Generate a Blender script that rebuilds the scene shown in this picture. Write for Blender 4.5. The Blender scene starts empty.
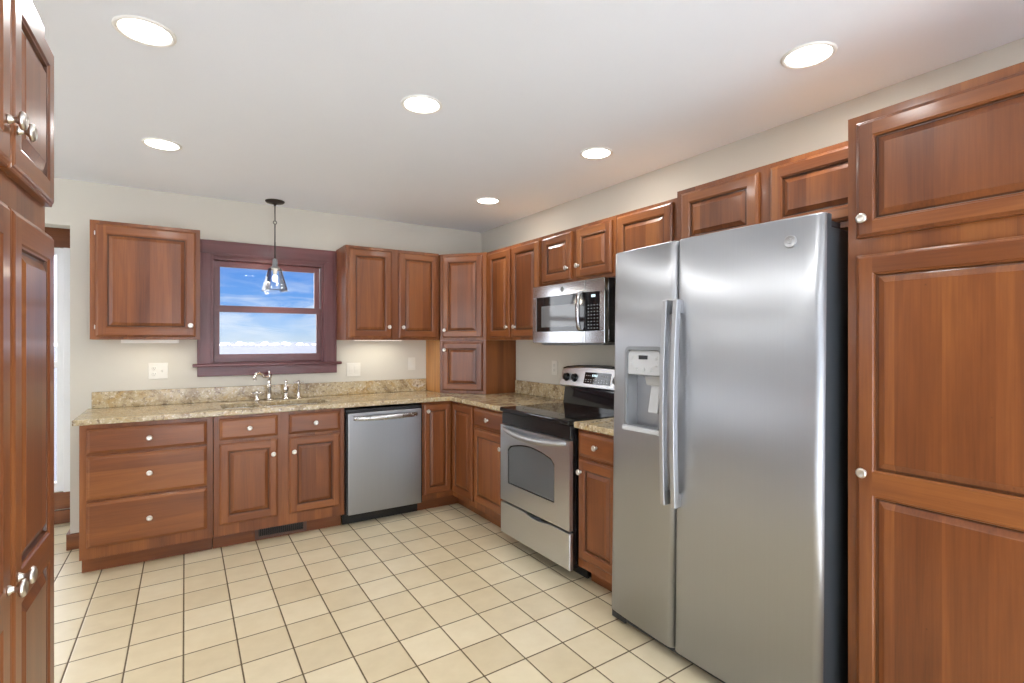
import bpy, bmesh, math, random
from mathutils import Vector, Matrix
random.seed(7)
S = bpy.context.scene
COL = S.collection
PI = math.pi

# ------------------------------------------------------------------ camera
cam_d = bpy.data.cameras.new('camera')
cam_d.sensor_width = 36.0
cam_d.lens = 519.9 / 1024 * 36
cam_d.clip_start = 0.02
cam_d.clip_end = 2000
cam = bpy.data.objects.new('camera', cam_d)
COL.objects.link(cam)
cam.location = (0, 0, 1.372)
cam.rotation_euler = (PI / 2, 0, -math.radians(32.64))
S.camera = cam
S.view_settings.view_transform = 'Standard'
S.view_settings.look = 'None'
S.view_settings.gamma = 1.0
S.view_settings.use_curve_mapping = False
S.view_settings.exposure = 0.55

LAMP_W = 3.0        # each recessed lamp
LENS_E = 8.0
SKY_E = 0.72

# sun put in behind the camera; its floor patch lights the ceiling
sun_d = bpy.data.lights.new('sun', 'SUN')
sun_d.energy = 15.0
sun_d.angle = math.radians(3)
sun_d.color = (.97, .98, 1)
sun = bpy.data.objects.new('sun', sun_d)
COL.objects.link(sun)
_d = Vector((.12, 1, -.68)).normalized()
sun.rotation_euler = _d.to_track_quat('-Z', 'Y').to_euler()

# ------------------------------------------------------------------ node helpers
def nn(nt, kind, **kw):
    n = nt.nodes.new(kind)
    for k, v in kw.items():
        if k == 'inputs':
            for a, b in v.items():
                n.inputs[a].default_value = b
        else:
            setattr(n, k, v)
    return n

def math_n(nt, op, a, b=None, c=None, clamp=False):
    n = nt.nodes.new('ShaderNodeMath')
    n.operation = op
    n.use_clamp = clamp
    for i, v in enumerate((a, b, c)):
        if v is None:
            continue
        if isinstance(v, (int, float)):
            n.inputs[i].default_value = v
        else:
            nt.links.new(v, n.inputs[i])
    return n.outputs[0]

def ramp(nt, fac, stops):
    n = nt.nodes.new('ShaderNodeValToRGB')
    el = n.color_ramp.elements
    while len(el) < len(stops):
        el.new(0.5)
    for e, (p, c) in zip(el, stops):
        e.position = p
        e.color = (*c, 1) if len(c) == 3 else c
    nt.links.new(fac, n.inputs[0])
    return n.outputs[0]

def mix(nt, fac, a, b, blend='MIX'):
    n = nt.nodes.new('ShaderNodeMix')
    n.data_type = 'RGBA'
    n.blend_type = blend
    for i, v in ((0, fac), (6, a), (7, b)):
        if isinstance(v, (int, float)):
            n.inputs[i].default_value = v
        elif isinstance(v, tuple):
            n.inputs[i].default_value = (*v, 1)
        else:
            nt.links.new(v, n.inputs[i])
    return n.outputs[2]

def srgb(r, g, b):
    f = lambda c: (c / 255 / 12.92) if c / 255 <= .04045 else ((c / 255 + .055) / 1.055) ** 2.4
    return (f(r), f(g), f(b))

# ------------------------------------------------------------------ sky
def build_world():
    w = bpy.data.worlds.new('sky')
    S.world = w
    w.use_nodes = True
    nt = w.node_tree
    nt.nodes.clear()
    tc = nn(nt, 'ShaderNodeTexCoord')
    sep = nn(nt, 'ShaderNodeSeparateXYZ')
    nt.links.new(tc.outputs['Generated'], sep.inputs[0])
    base = ramp(nt, sep.outputs[2], [(0.0, (.62, .74, .86)), (.025, (.42, .62, .90)), (.07, (.17, .40, .86)),
                                      (.15, (.075, .25, .74)), (.5, (.06, .20, .58))])
    mp = nn(nt, 'ShaderNodeMapping')
    mp.inputs['Scale'].default_value = (5, 5, 26)
    mp.inputs['Rotation'].default_value = (0, .16, 0)
    mp.inputs['Location'].default_value = (1.3, .2, .4)
    nt.links.new(tc.outputs['Generated'], mp.inputs[0])
    no = nn(nt, 'ShaderNodeTexNoise', inputs={'Scale': 1.6, 'Detail': 6, 'Roughness': .6, 'Distortion': .5})
    nt.links.new(mp.outputs[0], no.inputs[0])
    cl = ramp(nt, no.outputs[0], [(.42, (0, 0, 0)), (.78, (1, 1, 1))])
    low = ramp(nt, sep.outputs[2], [(0.0, (1, 1, 1)), (.07, (.95, .95, .95)), (.11, (.25, .25, .25)), (.3, (.3, .3, .3))])
    clm = mix(nt, 1.0, cl, low, 'MULTIPLY')
    c1 = mix(nt, clm, base, (.92, .96, 1.0))
    # white glow added to the north-west sky for the nook window and reflections
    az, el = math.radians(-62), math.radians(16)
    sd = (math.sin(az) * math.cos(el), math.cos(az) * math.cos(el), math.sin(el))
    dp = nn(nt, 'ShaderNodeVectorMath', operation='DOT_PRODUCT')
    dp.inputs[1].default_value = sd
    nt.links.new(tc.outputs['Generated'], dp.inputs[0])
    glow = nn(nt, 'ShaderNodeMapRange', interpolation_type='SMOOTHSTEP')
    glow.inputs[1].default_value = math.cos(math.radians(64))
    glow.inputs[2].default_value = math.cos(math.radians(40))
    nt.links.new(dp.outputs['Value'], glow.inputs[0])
    # unseen south half of the sky, brightened to light the room from behind
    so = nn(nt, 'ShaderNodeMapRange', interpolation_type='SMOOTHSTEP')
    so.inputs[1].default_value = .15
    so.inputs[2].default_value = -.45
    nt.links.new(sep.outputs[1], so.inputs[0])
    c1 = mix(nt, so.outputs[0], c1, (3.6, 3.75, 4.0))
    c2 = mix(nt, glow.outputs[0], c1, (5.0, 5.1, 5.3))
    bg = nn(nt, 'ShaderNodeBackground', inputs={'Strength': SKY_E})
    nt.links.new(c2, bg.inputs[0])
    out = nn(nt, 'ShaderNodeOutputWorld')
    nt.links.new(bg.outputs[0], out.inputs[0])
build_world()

# ------------------------------------------------------------------ materials
def mat(name):
    m = bpy.data.materials.new(name)
    m.use_nodes = True
    nt = m.node_tree
    return m, nt, nt.nodes['Principled BSDF']

def plain(name, col, rough=.5, metal=0.0, coat=0.0, noise=0.03, nscale=8.0, bump=0.0, spec=.5):
    m, nt, p = mat(name)
    tc = nn(nt, 'ShaderNodeTexCoord')
    no = nn(nt, 'ShaderNodeTexNoise', inputs={'Scale': nscale, 'Detail': 3})
    nt.links.new(tc.outputs['Object'], no.inputs[0])
    d = tuple(c * (1 - noise) for c in col)
    u = tuple(min(1, c * (1 + noise)) for c in col)
    nt.links.new(mix(nt, no.outputs[0], d, u), p.inputs['Base Color'])
    p.inputs['Roughness'].default_value = rough
    p.inputs['Metallic'].default_value = metal
    p.inputs['Coat Weight'].default_value = coat
    p.inputs['Specular IOR Level'].default_value = spec
    if bump:
        b = nn(nt, 'ShaderNodeBump', inputs={'Strength': bump, 'Distance': .002})
        n2 = nn(nt, 'ShaderNodeTexNoise', inputs={'Scale': 220.0, 'Detail': 2})
        nt.links.new(tc.outputs['Object'], n2.inputs[0])
        nt.links.new(n2.outputs[0], b.inputs['Height'])
        nt.links.new(b.outputs[0], p.inputs['Normal'])
    return m

def wood(name, dark, mid, light, axis=2, plank=.12, rough=.36, coat=.22, vary=1.0):
    """cherry: long grain along the axis, glued boards across"""
    m, nt, p = mat(name)
    tc = nn(nt, 'ShaderNodeTexCoord')
    oi = nn(nt, 'ShaderNodeObjectInfo')
    off = nn(nt, 'ShaderNodeCombineXYZ')
    r = math_n(nt, 'MULTIPLY', oi.outputs['Random'], 17.0)
    for i in range(3):
        nt.links.new(r, off.inputs[i])
    add = nn(nt, 'ShaderNodeVectorMath', operation='ADD')
    nt.links.new(tc.outputs['Object'], add.inputs[0])
    nt.links.new(off.outputs[0], add.inputs[1])
    sep = nn(nt, 'ShaderNodeSeparateXYZ')
    nt.links.new(add.outputs[0], sep.inputs[0])
    ax = sep.outputs[0 if axis == 2 else 2]
    cell = math_n(nt, 'FLOOR', math_n(nt, 'DIVIDE', ax, plank))
    wn = nn(nt, 'ShaderNodeTexWhiteNoise', noise_dimensions='1D')
    nt.links.new(cell, wn.inputs['W'])
    off2 = nn(nt, 'ShaderNodeCombineXYZ')
    nt.links.new(math_n(nt, 'MULTIPLY', wn.outputs[0], 9.0), off2.inputs[2 if axis == 2 else 0])
    add2 = nn(nt, 'ShaderNodeVectorMath', operation='ADD')
    nt.links.new(add.outputs[0], add2.inputs[0])
    nt.links.new(off2.outputs[0], add2.inputs[1])
    mp = nn(nt, 'ShaderNodeMapping')
    s = [9, 9, 9]
    s[axis] = .8
    mp.inputs['Scale'].default_value = s
    nt.links.new(add2.outputs[0], mp.inputs[0])
    n1 = nn(nt, 'ShaderNodeTexNoise', inputs={'Scale': 1.0, 'Detail': 4, 'Roughness': .52, 'Distortion': .9})
    nt.links.new(mp.outputs[0], n1.inputs[0])
    mp2 = nn(nt, 'ShaderNodeMapping')
    s = [160, 160, 160]
    s[axis] = 5
    mp2.inputs['Scale'].default_value = s
    nt.links.new(add2.outputs[0], mp2.inputs[0])
    n2 = nn(nt, 'ShaderNodeTexNoise', inputs={'Scale': 1.0, 'Detail': 3})
    nt.links.new(mp2.outputs[0], n2.inputs[0])
    f = math_n(nt, 'ADD', math_n(nt, 'MULTIPLY', n1.outputs[0], .75), math_n(nt, 'MULTIPLY', n2.outputs[0], .25))
    f = math_n(nt, 'ADD', f, math_n(nt, 'MULTIPLY', math_n(nt, 'SUBTRACT', wn.outputs[0], .5), .22 * vary))
    c = ramp(nt, f, [(.26, dark), (.5, mid), (.76, light)])
    # small dark pin knots
    vo = nn(nt, 'ShaderNodeTexVoronoi', inputs={'Scale': 9.0})
    nt.links.new(add2.outputs[0], vo.inputs[0])
    k = ramp(nt, vo.outputs['Distance'], [(.0, (1, 1, 1)), (.035, (0, 0, 0))])
    c = mix(nt, math_n(nt, 'MULTIPLY', k, .5), c, tuple(x * .35 for x in dark))
    nt.links.new(c, p.inputs['Base Color'])
    p.inputs['Roughness'].default_value = rough
    p.inputs['Coat Weight'].default_value = coat
    p.inputs['Coat Roughness'].default_value = .12
    p.inputs['Specular IOR Level'].default_value = .4
    b = nn(nt, 'ShaderNodeBump', inputs={'Strength': .05, 'Distance': .001})
    nt.links.new(n2.outputs[0], b.inputs['Height'])
    nt.links.new(b.outputs[0], p.inputs['Normal'])
    return m

CH = (srgb(94, 50, 25), srgb(123, 70, 35), srgb(148, 91, 46))
M = {}
M['wood_v'] = wood('cherry_vertical_grain', *CH, axis=2)
M['wood_h'] = wood('cherry_level_grain', *CH, axis=0, plank=.3)
GO = (srgb(168, 112, 58), srgb(196, 140, 80), srgb(214, 162, 98))
M['birch'] = wood('pale_cabinet_side', *GO, axis=2)
TR = (srgb(78, 42, 42), srgb(100, 56, 56), srgb(117, 70, 70))  # dark trim wood, purple cast of sky light mixed into its colour
M['trim_v'] = wood('sky_tinted_trim_upright', *TR, axis=2, plank=.4)
M['trim_h'] = wood('sky_tinted_trim_level', *TR, axis=0, plank=.4)
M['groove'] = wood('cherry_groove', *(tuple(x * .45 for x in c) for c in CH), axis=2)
M['wall'] = plain('wall_paint', srgb(202, 197, 184), .8, noise=.01, bump=.15)
M['bounce_carpet'] = plain('pale_bounce_carpet', srgb(222, 224, 228), .95, noise=.05, nscale=60)  # made up, out of view; pale so sunlight bounces neutral to the ceiling
M['ceil'] = plain('ceiling_paint', srgb(234, 238, 243), .9, noise=.008, bump=.2)
M['white'] = plain('white_plastic', srgb(235, 233, 226), .4)
M['ivory'] = plain('ivory_plate_plastic', srgb(218, 214, 203), .4)
M['vinyl'] = plain('white_window_vinyl', srgb(240, 240, 240), .35)
M['black'] = plain('black_enamel', srgb(24, 24, 26), .25)
M['blackmat'] = plain('black_textured_plastic', srgb(38, 39, 41), .5)
M['dgrey'] = plain('dark_grey_cabinet_paint', srgb(62, 66, 70), .45)
M['chrome'] = plain('polished_nickel', (.75, .72, .68), .12, 1.0)
M['nickel'] = plain('satin_nickel', (.72, .69, .64), .28, 1.0)
M['bronze'] = plain('dark_bronze', (.06, .05, .045), .4, .8)
M['slot'] = plain('dark_slot', (.01, .01, .01), .7)
M['lgrey'] = plain('light_grey_plastic', srgb(190, 192, 194), .35)
M['mgrey'] = plain('mid_grey_plastic', srgb(128, 131, 134), .4)
M['snow'] = plain('snowy_field', srgb(225, 226, 232), .9, noise=.12, nscale=.05)
M['field'] = plain('thin_snow_over_stubble', srgb(86, 86, 94), .9, noise=.22, nscale=.06)
M['twig'] = plain('winter_hedge', srgb(205, 208, 220), .9, noise=.2)

def steel(name, base, rough, axis_scale, stretch=.06):
    m, nt, p = mat(name)
    tc = nn(nt, 'ShaderNodeTexCoord')
    mp = nn(nt, 'ShaderNodeMapping')
    mp.inputs['Scale'].default_value = axis_scale
    nt.links.new(tc.outputs['Object'], mp.inputs[0])
    n = nn(nt, 'ShaderNodeTexNoise', inputs={'Scale': 1.0, 'Detail': 3, 'Roughness': .6})
    nt.links.new(mp.outputs[0], n.inputs[0])
    p.inputs['Metallic'].default_value = 1.0
    nt.links.new(mix(nt, n.outputs[0], tuple(c * .96 for c in base), tuple(c * 1.04 for c in base)), p.inputs['Base Color'])
    rr = nn(nt, 'ShaderNodeMapRange')
    rr.inputs[3].default_value = rough - .03
    rr.inputs[4].default_value = rough + .04
    nt.links.new(n.outputs[0], rr.inputs[0])
    nt.links.new(rr.outputs[0], p.inputs['Roughness'])
    b = nn(nt, 'ShaderNodeBump', inputs={'Strength': stretch, 'Distance': .001})
    nt.links.new(n.outputs[0], b.inputs['Height'])
    nt.links.new(b.outputs[0], p.inputs['Normal'])
    return m
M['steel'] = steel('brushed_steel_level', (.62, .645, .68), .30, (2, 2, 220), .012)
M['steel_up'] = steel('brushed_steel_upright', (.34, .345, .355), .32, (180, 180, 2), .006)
M['steel_soft'] = steel('brushed_steel_handle', (.56, .565, .57), .27, (8, 8, 8), .0)
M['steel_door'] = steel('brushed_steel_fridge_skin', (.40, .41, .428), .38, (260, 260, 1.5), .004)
_m = M['steel_door']
_p = _m.node_tree.nodes['Principled BSDF']
_t = _m.node_tree.nodes.new('ShaderNodeTangent')
_t.direction_type = 'RADIAL'
_t.axis = 'Z'
_m.node_tree.links.new(_t.outputs[0], _p.inputs['Tangent'])
_p.inputs['Anisotropic'].default_value = .75
M['steel_grip'] = steel('brushed_steel_grip', (.47, .48, .495), .40, (8, 8, 8), .0)
M['steel_bright'] = steel('mirror_like_steel', (.50, .505, .515), .15, (6, 6, 6), .0)
M['basin'] = steel('satin_steel_basin', (.72, .72, .72), .25, (50, 50, 50), .02)

def glossy_black(name, col=(.012, .012, .013), rough=.04):
    m, nt, p = mat(name)
    p.inputs['Base Color'].default_value = (*col, 1)
    p.inputs['Roughness'].default_value = rough
    tc = nn(nt, 'ShaderNodeTexCoord')
    n = nn(nt, 'ShaderNodeTexNoise', inputs={'Scale': 4.0})
    nt.links.new(tc.outputs['Object'], n.inputs[0])
    rr = nn(nt, 'ShaderNodeMapRange')
    rr.inputs[3].default_value = rough * .8
    rr.inputs[4].default_value = rough * 1.3
    nt.links.new(n.outputs[0], rr.inputs[0])
    nt.links.new(rr.outputs[0], p.inputs['Roughness'])
    return m
M['glassblack'] = glossy_black('black_glass')
M['ovenglass'] = glossy_black('grey_oven_glass', (.10, .105, .108), .08)
M['mwglass'] = glossy_black('microwave_mesh_window', (.16, .165, .17), .06)

def clear_glass(name, tint=(1, 1, 1), refl=.12):
    m = bpy.data.materials.new(name)
    m.use_nodes = True
    nt = m.node_tree
    nt.nodes.clear()
    t = nn(nt, 'ShaderNodeBsdfTransparent')
    t.inputs[0].default_value = (*tint, 1)
    g = nn(nt, 'ShaderNodeBsdfGlossy')
    g.inputs['Roughness'].default_value = .03
    f = nn(nt, 'ShaderNodeFresnel', inputs={'IOR': 1.45})
    mx = nn(nt, 'ShaderNodeMixShader')
    k = math_n(nt, 'MULTIPLY', f.outputs[0], refl / .04 * .35, clamp=True)
    nt.links.new(k, mx.inputs[0])
    nt.links.new(t.outputs[0], mx.inputs[1])
    nt.links.new(g.outputs[0], mx.inputs[2])
    o = nn(nt, 'ShaderNodeOutputMaterial')
    nt.links.new(mx.outputs[0], o.inputs[0])
    return m
M['pane'] = clear_glass('window_glass', (.97, .98, .99), .02)
M['shade'] = clear_glass('rippled_clear_glass', (.97, .975, .98), .10)

def emit(name, col, strength):
    m = bpy.data.materials.new(name)
    m.use_nodes = True
    nt = m.node_tree
    nt.nodes.clear()
    e = nn(nt, 'ShaderNodeEmission')
    e.inputs[0].default_value = (*col, 1)
    e.inputs[1].default_value = strength
    o = nn(nt, 'ShaderNodeOutputMaterial')
    nt.links.new(e.outputs[0], o.inputs[0])
    return m
M['lens'] = emit('lamp_lens_light', (1, .97, .92), LENS_E)
M['bulb'] = emit('warm_bulb_light', (1, .82, .55), 12.0)
M['strip'] = emit('under_cabinet_light', (1, .95, .85), 2.5)
M['led'] = emit('display_digits', (.7, .9, .95), 1.2)

def granite():
    m, nt, p = mat('gold_granite')
    geo = nn(nt, 'ShaderNodeNewGeometry')
    P = geo.outputs['Position']
    mp = nn(nt, 'ShaderNodeMapping')
    mp.inputs['Rotation'].default_value = (.3, .4, .6)
    mp.inputs['Scale'].default_value = (1.0, 2.2, 1.6)
    nt.links.new(P, mp.inputs[0])
    a = nn(nt, 'ShaderNodeTexNoise', inputs={'Scale': 3.2, 'Detail': 7, 'Roughness': .65, 'Distortion': 1.4})
    nt.links.new(mp.outputs[0], a.inputs[0])
    c = ramp(nt, a.outputs[0], [(.30, srgb(112, 94, 74)), (.42, srgb(164, 144, 108)), (.52, srgb(190, 174, 142)),
                                (.62, srgb(176, 148, 98)), (.75, srgb(206, 196, 176))])
    b = nn(nt, 'ShaderNodeTexNoise', inputs={'Scale': 42.0, 'Detail': 5, 'Roughness': .7})
    nt.links.new(P, b.inputs[0])
    sp = ramp(nt, b.outputs[0], [(.36, (1, 1, 1)), (.46, (0, 0, 0))])
    c = mix(nt, math_n(nt, 'MULTIPLY', sp, .75), c, srgb(92, 68, 52))
    d = nn(nt, 'ShaderNodeTexNoise', inputs={'Scale': 70.0, 'Detail': 3, 'Roughness': .7})
    nt.links.new(P, d.inputs[0])
    wt = ramp(nt, d.outputs[0], [(.56, (0, 0, 0)), (.66, (1, 1, 1))])
    c = mix(nt, math_n(nt, 'MULTIPLY', wt, .6), c, srgb(236, 228, 210))
    e = nn(nt, 'ShaderNodeTexNoise', inputs={'Scale': 11.0, 'Detail': 4, 'Roughness': .6, 'Distortion': .6})
    nt.links.new(P, e.inputs[0])
    rd = ramp(nt, e.outputs[0], [(.60, (0, 0, 0)), (.72, (1, 1, 1))])
    c = mix(nt, math_n(nt, 'MULTIPLY', rd, .55), c, srgb(104, 66, 58))
    nt.links.new(c, p.inputs['Base Color'])
    p.inputs['Roughness'].default_value = .16
    return m
M['granite'] = granite()

def tiles():
    m, nt, p = mat('cream_ceramic_tile')
    geo = nn(nt, 'ShaderNodeNewGeometry')
    sep = nn(nt, 'ShaderNodeSeparateXYZ')
    nt.links.new(geo.outputs['Position'], sep.inputs[0])
    a, b, c, d = .209, .0018, .0072, .2176
    det = a * d - b * c
    X = math_n(nt, 'SUBTRACT', sep.outputs[0], .0183)
    Y = math_n(nt, 'SUBTRACT', sep.outputs[1], 2.9078)
    I = math_n(nt, 'ADD', math_n(nt, 'MULTIPLY', X, d / det), math_n(nt, 'MULTIPLY', Y, -b / det))
    J = math_n(nt, 'ADD', math_n(nt, 'MULTIPLY', X, -c / det), math_n(nt, 'MULTIPLY', Y, a / det))
    # distance to nearest joint line
    def edge(v):
        fr = math_n(nt, 'FRACT', math_n(nt, 'ADD', v, 100.5))
        return math_n(nt, 'ABSOLUTE', math_n(nt, 'SUBTRACT', fr, .5))
    e = math_n(nt, 'MINIMUM', edge(I), edge(J))
    w = nn(nt, 'ShaderNodeTexNoise', inputs={'Scale': 60.0, 'Detail': 2})
    nt.links.new(geo.outputs['Position'], w.inputs[0])
    e2 = math_n(nt, 'ADD', e, math_n(nt, 'MULTIPLY', math_n(nt, 'SUBTRACT', w.outputs[0], .5), .006))
    g = nn(nt, 'ShaderNodeMapRange', interpolation_type='SMOOTHSTEP')
    g.inputs[1].default_value = .012
    g.inputs[2].default_value = .019
    nt.links.new(e2, g.inputs[0])
    cell = nn(nt, 'ShaderNodeCombineXYZ')
    nt.links.new(math_n(nt, 'FLOOR', I), cell.inputs[0])
    nt.links.new(math_n(nt, 'FLOOR', J), cell.inputs[1])
    wn = nn(nt, 'ShaderNodeTexWhiteNoise', noise_dimensions='2D')
    nt.links.new(cell.outputs[0], wn.inputs[0])
    cloud = nn(nt, 'ShaderNodeTexNoise', inputs={'Scale': 9.0, 'Detail': 4, 'Roughness': .6})
    nt.links.new(geo.outputs['Position'], cloud.inputs[0])
    f = math_n(nt, 'ADD', math_n(nt, 'MULTIPLY', wn.outputs[0], .45), math_n(nt, 'MULTIPLY', cloud.outputs[0], .55))
    tcol = ramp(nt, f, [(.2, srgb(204, 188, 153)), (.5, srgb(216, 201, 167)), (.8, srgb(225, 212, 181))])
    col = mix(nt, g.outputs[0], srgb(98, 82, 58), tcol)
    nt.links.new(col, p.inputs['Base Color'])
    rr = nn(nt, 'ShaderNodeMapRange')
    rr.inputs[3].default_value = .85
    rr.inputs[4].default_value = .30
    nt.links.new(g.outputs[0], rr.inputs[0])
    nt.links.new(rr.outputs[0], p.inputs['Roughness'])
    hb = nn(nt, 'ShaderNodeMapRange', interpolation_type='SMOOTHSTEP')
    hb.inputs[1].default_value = .006
    hb.inputs[2].default_value = .035
    nt.links.new(e, hb.inputs[0])
    h = math_n(nt, 'ADD', hb.outputs[0], math_n(nt, 'MULTIPLY', cloud.outputs[0], .10))
    bp = nn(nt, 'ShaderNodeBump', inputs={'Strength': .35, 'Distance': .003})
    nt.links.new(h, bp.inputs['Height'])
    nt.links.new(bp.outputs[0], p.inputs['Normal'])
    return m
M['tile'] = tiles()

# ------------------------------------------------------------------ mesh builder
class MB:
    def __init__(self):
        self.v, self.f, self.m, self.s = [], [], [], []
    def quad(self, pts, mi=0, smooth=False):
        n = len(self.v)
        self.v += [tuple(p) for p in pts]
        self.f.append(tuple(range(n, n + len(pts))))
        self.m.append(mi)
        self.s.append(smooth)
    def box(self, x0, y0, z0, x1, y1, z1, mi=0):
        x0, x1 = min(x0, x1), max(x0, x1)
        y0, y1 = min(y0, y1), max(y0, y1)
        z0, z1 = min(z0, z1), max(z0, z1)
        self.prism([(x0, y0), (x1, y0), (x1, y1), (x0, y1)], z0, z1, mi)
    def prism(self, pts, z0, z1, mi=0):
        """counter-clockwise polygon in xy, extruded in z"""
        n = len(self.v)
        k = len(pts)
        self.v += [(x, y, z0) for x, y in pts] + [(x, y, z1) for x, y in pts]
        self.f.append(tuple(n + i for i in reversed(range(k))))
        self.f.append(tuple(n + k + i for i in range(k)))
        for i in range(k):
            j = (i + 1) % k
            self.f.append((n + i, n + j, n + k + j, n + k + i))
        self.m += [mi] * (k + 2)
        self.s += [False] * (k + 2)
    def prism_x(self, pts, x0, x1, mi=0):
        """polygon in (y, z), extruded along x"""
        n = len(self.v)
        k = len(pts)
        self.v += [(x0, y, z) for y, z in pts] + [(x1, y, z) for y, z in pts]
        self.f.append(tuple(n + i for i in reversed(range(k))))
        self.f.append(tuple(n + k + i for i in range(k)))
        for i in range(k):
            j = (i + 1) % k
            self.f.append((n + i, n + j, n + k + j, n + k + i))
        self.m += [mi] * (k + 2)
        self.s += [False] * (k + 2)
    def loops(self, loops, mi=0, smooth=False, cap0=False, cap1=False, closed=True):
        base = len(self.v)
        k = len(loops[0])
        for l in loops:
            self.v += [tuple(p) for p in l]
        for a in range(len(loops) - 1):
            for i in range(k if closed else k - 1):
                j = (i + 1) % k
                self.f.append((base + a * k + i, base + a * k + j, base + (a + 1) * k + j, base + (a + 1) * k + i))
                self.m.append(mi)
                self.s.append(smooth)
        if cap0:
            self.f.append(tuple(base + i for i in reversed(range(k))))
            self.m.append(mi); self.s.append(False)
        if cap1:
            self.f.append(tuple(base + (len(loops) - 1) * k + i for i in range(k)))
            self.m.append(mi); self.s.append(False)
    def lathe(self, c, prof, axis=2, seg=24, mi=0, smooth=True, cap=True):
        """prof: list of (radius, height along the axis)"""
        c = Vector(c)
        L = []
        for r, h in prof:
            ring = []
            for i in range(seg):
                t = 2 * PI * i / seg
                a, b = r * math.cos(t), r * math.sin(t)
                if axis == 2: p = Vector((a, b, h))
                elif axis == 1: p = Vector((b, h, a))
                else: p = Vector((h, a, b))
                ring.append(c + p)
            L.append(ring)
        self.loops(L, mi, smooth, cap, cap)
    def tube(self, path, r, seg=12, mi=0, cap=True, flat=1.0):
        path = [Vector(p) for p in path]
        rs = r if isinstance(r, (list, tuple)) else [r] * len(path)
        L = []
        n = None
        for i, p in enumerate(path):
            t = (path[min(i + 1, len(path) - 1)] - path[max(i - 1, 0)]).normalized()
            if n is None:
                n = t.orthogonal().normalized()
                if abs(t.z) < .9:
                    n = Vector((0, 0, 1)) - t * t.z
                    n.normalize()
            n = (n - t * n.dot(t)).normalized()
            b = t.cross(n)
            L.append([p + n * math.cos(2 * PI * k / seg) * rs[i] + b * math.sin(2 * PI * k / seg) * rs[i] * flat for k in range(seg)])
        self.loops(L, mi, True, cap, cap)
    def sphere(self, c, r, mi=0, sz=1.0, seg=20, rings=12):
        prof = [(max(1e-4, r * math.sin(PI * i / rings)), -r * sz * math.cos(PI * i / rings)) for i in range(rings + 1)]
        self.lathe(c, prof, 2, seg, mi)
    def build(self, name, mats, parent=None, bevel=0.0, kind=None, label=None, seg=2):
        me = bpy.data.meshes.new(name)
        me.from_pydata([tuple(p) for p in self.v], [], self.f)
        if not isinstance(mats, (list, tuple)):
            mats = [mats]
        for mm in mats:
            me.materials.append(mm)
        for p, mi, sm in zip(me.polygons, self.m, self.s):
            p.material_index = mi
            p.use_smooth = sm
        bm = bmesh.new()
        bm.from_mesh(me)
        bmesh.ops.remove_doubles(bm, verts=bm.verts, dist=1e-5)
        bmesh.ops.recalc_face_normals(bm, faces=bm.faces)
        bm.to_mesh(me)
        bm.free()
        me.update()
        o = bpy.data.objects.new(name, me)
        COL.objects.link(o)
        if parent is not None:
            o.parent = parent
        if bevel:
            bv = o.modifiers.new('bevel', 'BEVEL')
            bv.width = bevel
            bv.segments = seg
            bv.limit_method = 'ANGLE'
            bv.angle_limit = math.radians(40)
        if kind: o['kind'] = kind
        if label: o['label'] = label
        return o

def thing(name, label, cat, loc=(0, 0, 0), rz=0.0, group=None):
    o = bpy.data.objects.new(name, None)
    o.empty_display_size = .05
    COL.objects.link(o)
    o.location = loc
    o.rotation_euler = (0, 0, rz)
    o['label'] = label
    o['category'] = cat
    if group: o['group'] = group
    return o

def tag(o, label, cat, group=None):
    o['label'] = label
    o['category'] = cat
    if group: o['group'] = group
    return o

# ------------------------------------------------------------------ measures
YB, XR, H = 4.46, 2.50, 2.44
XL = -.605                                   # left end of the kitchen's back wall

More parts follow.
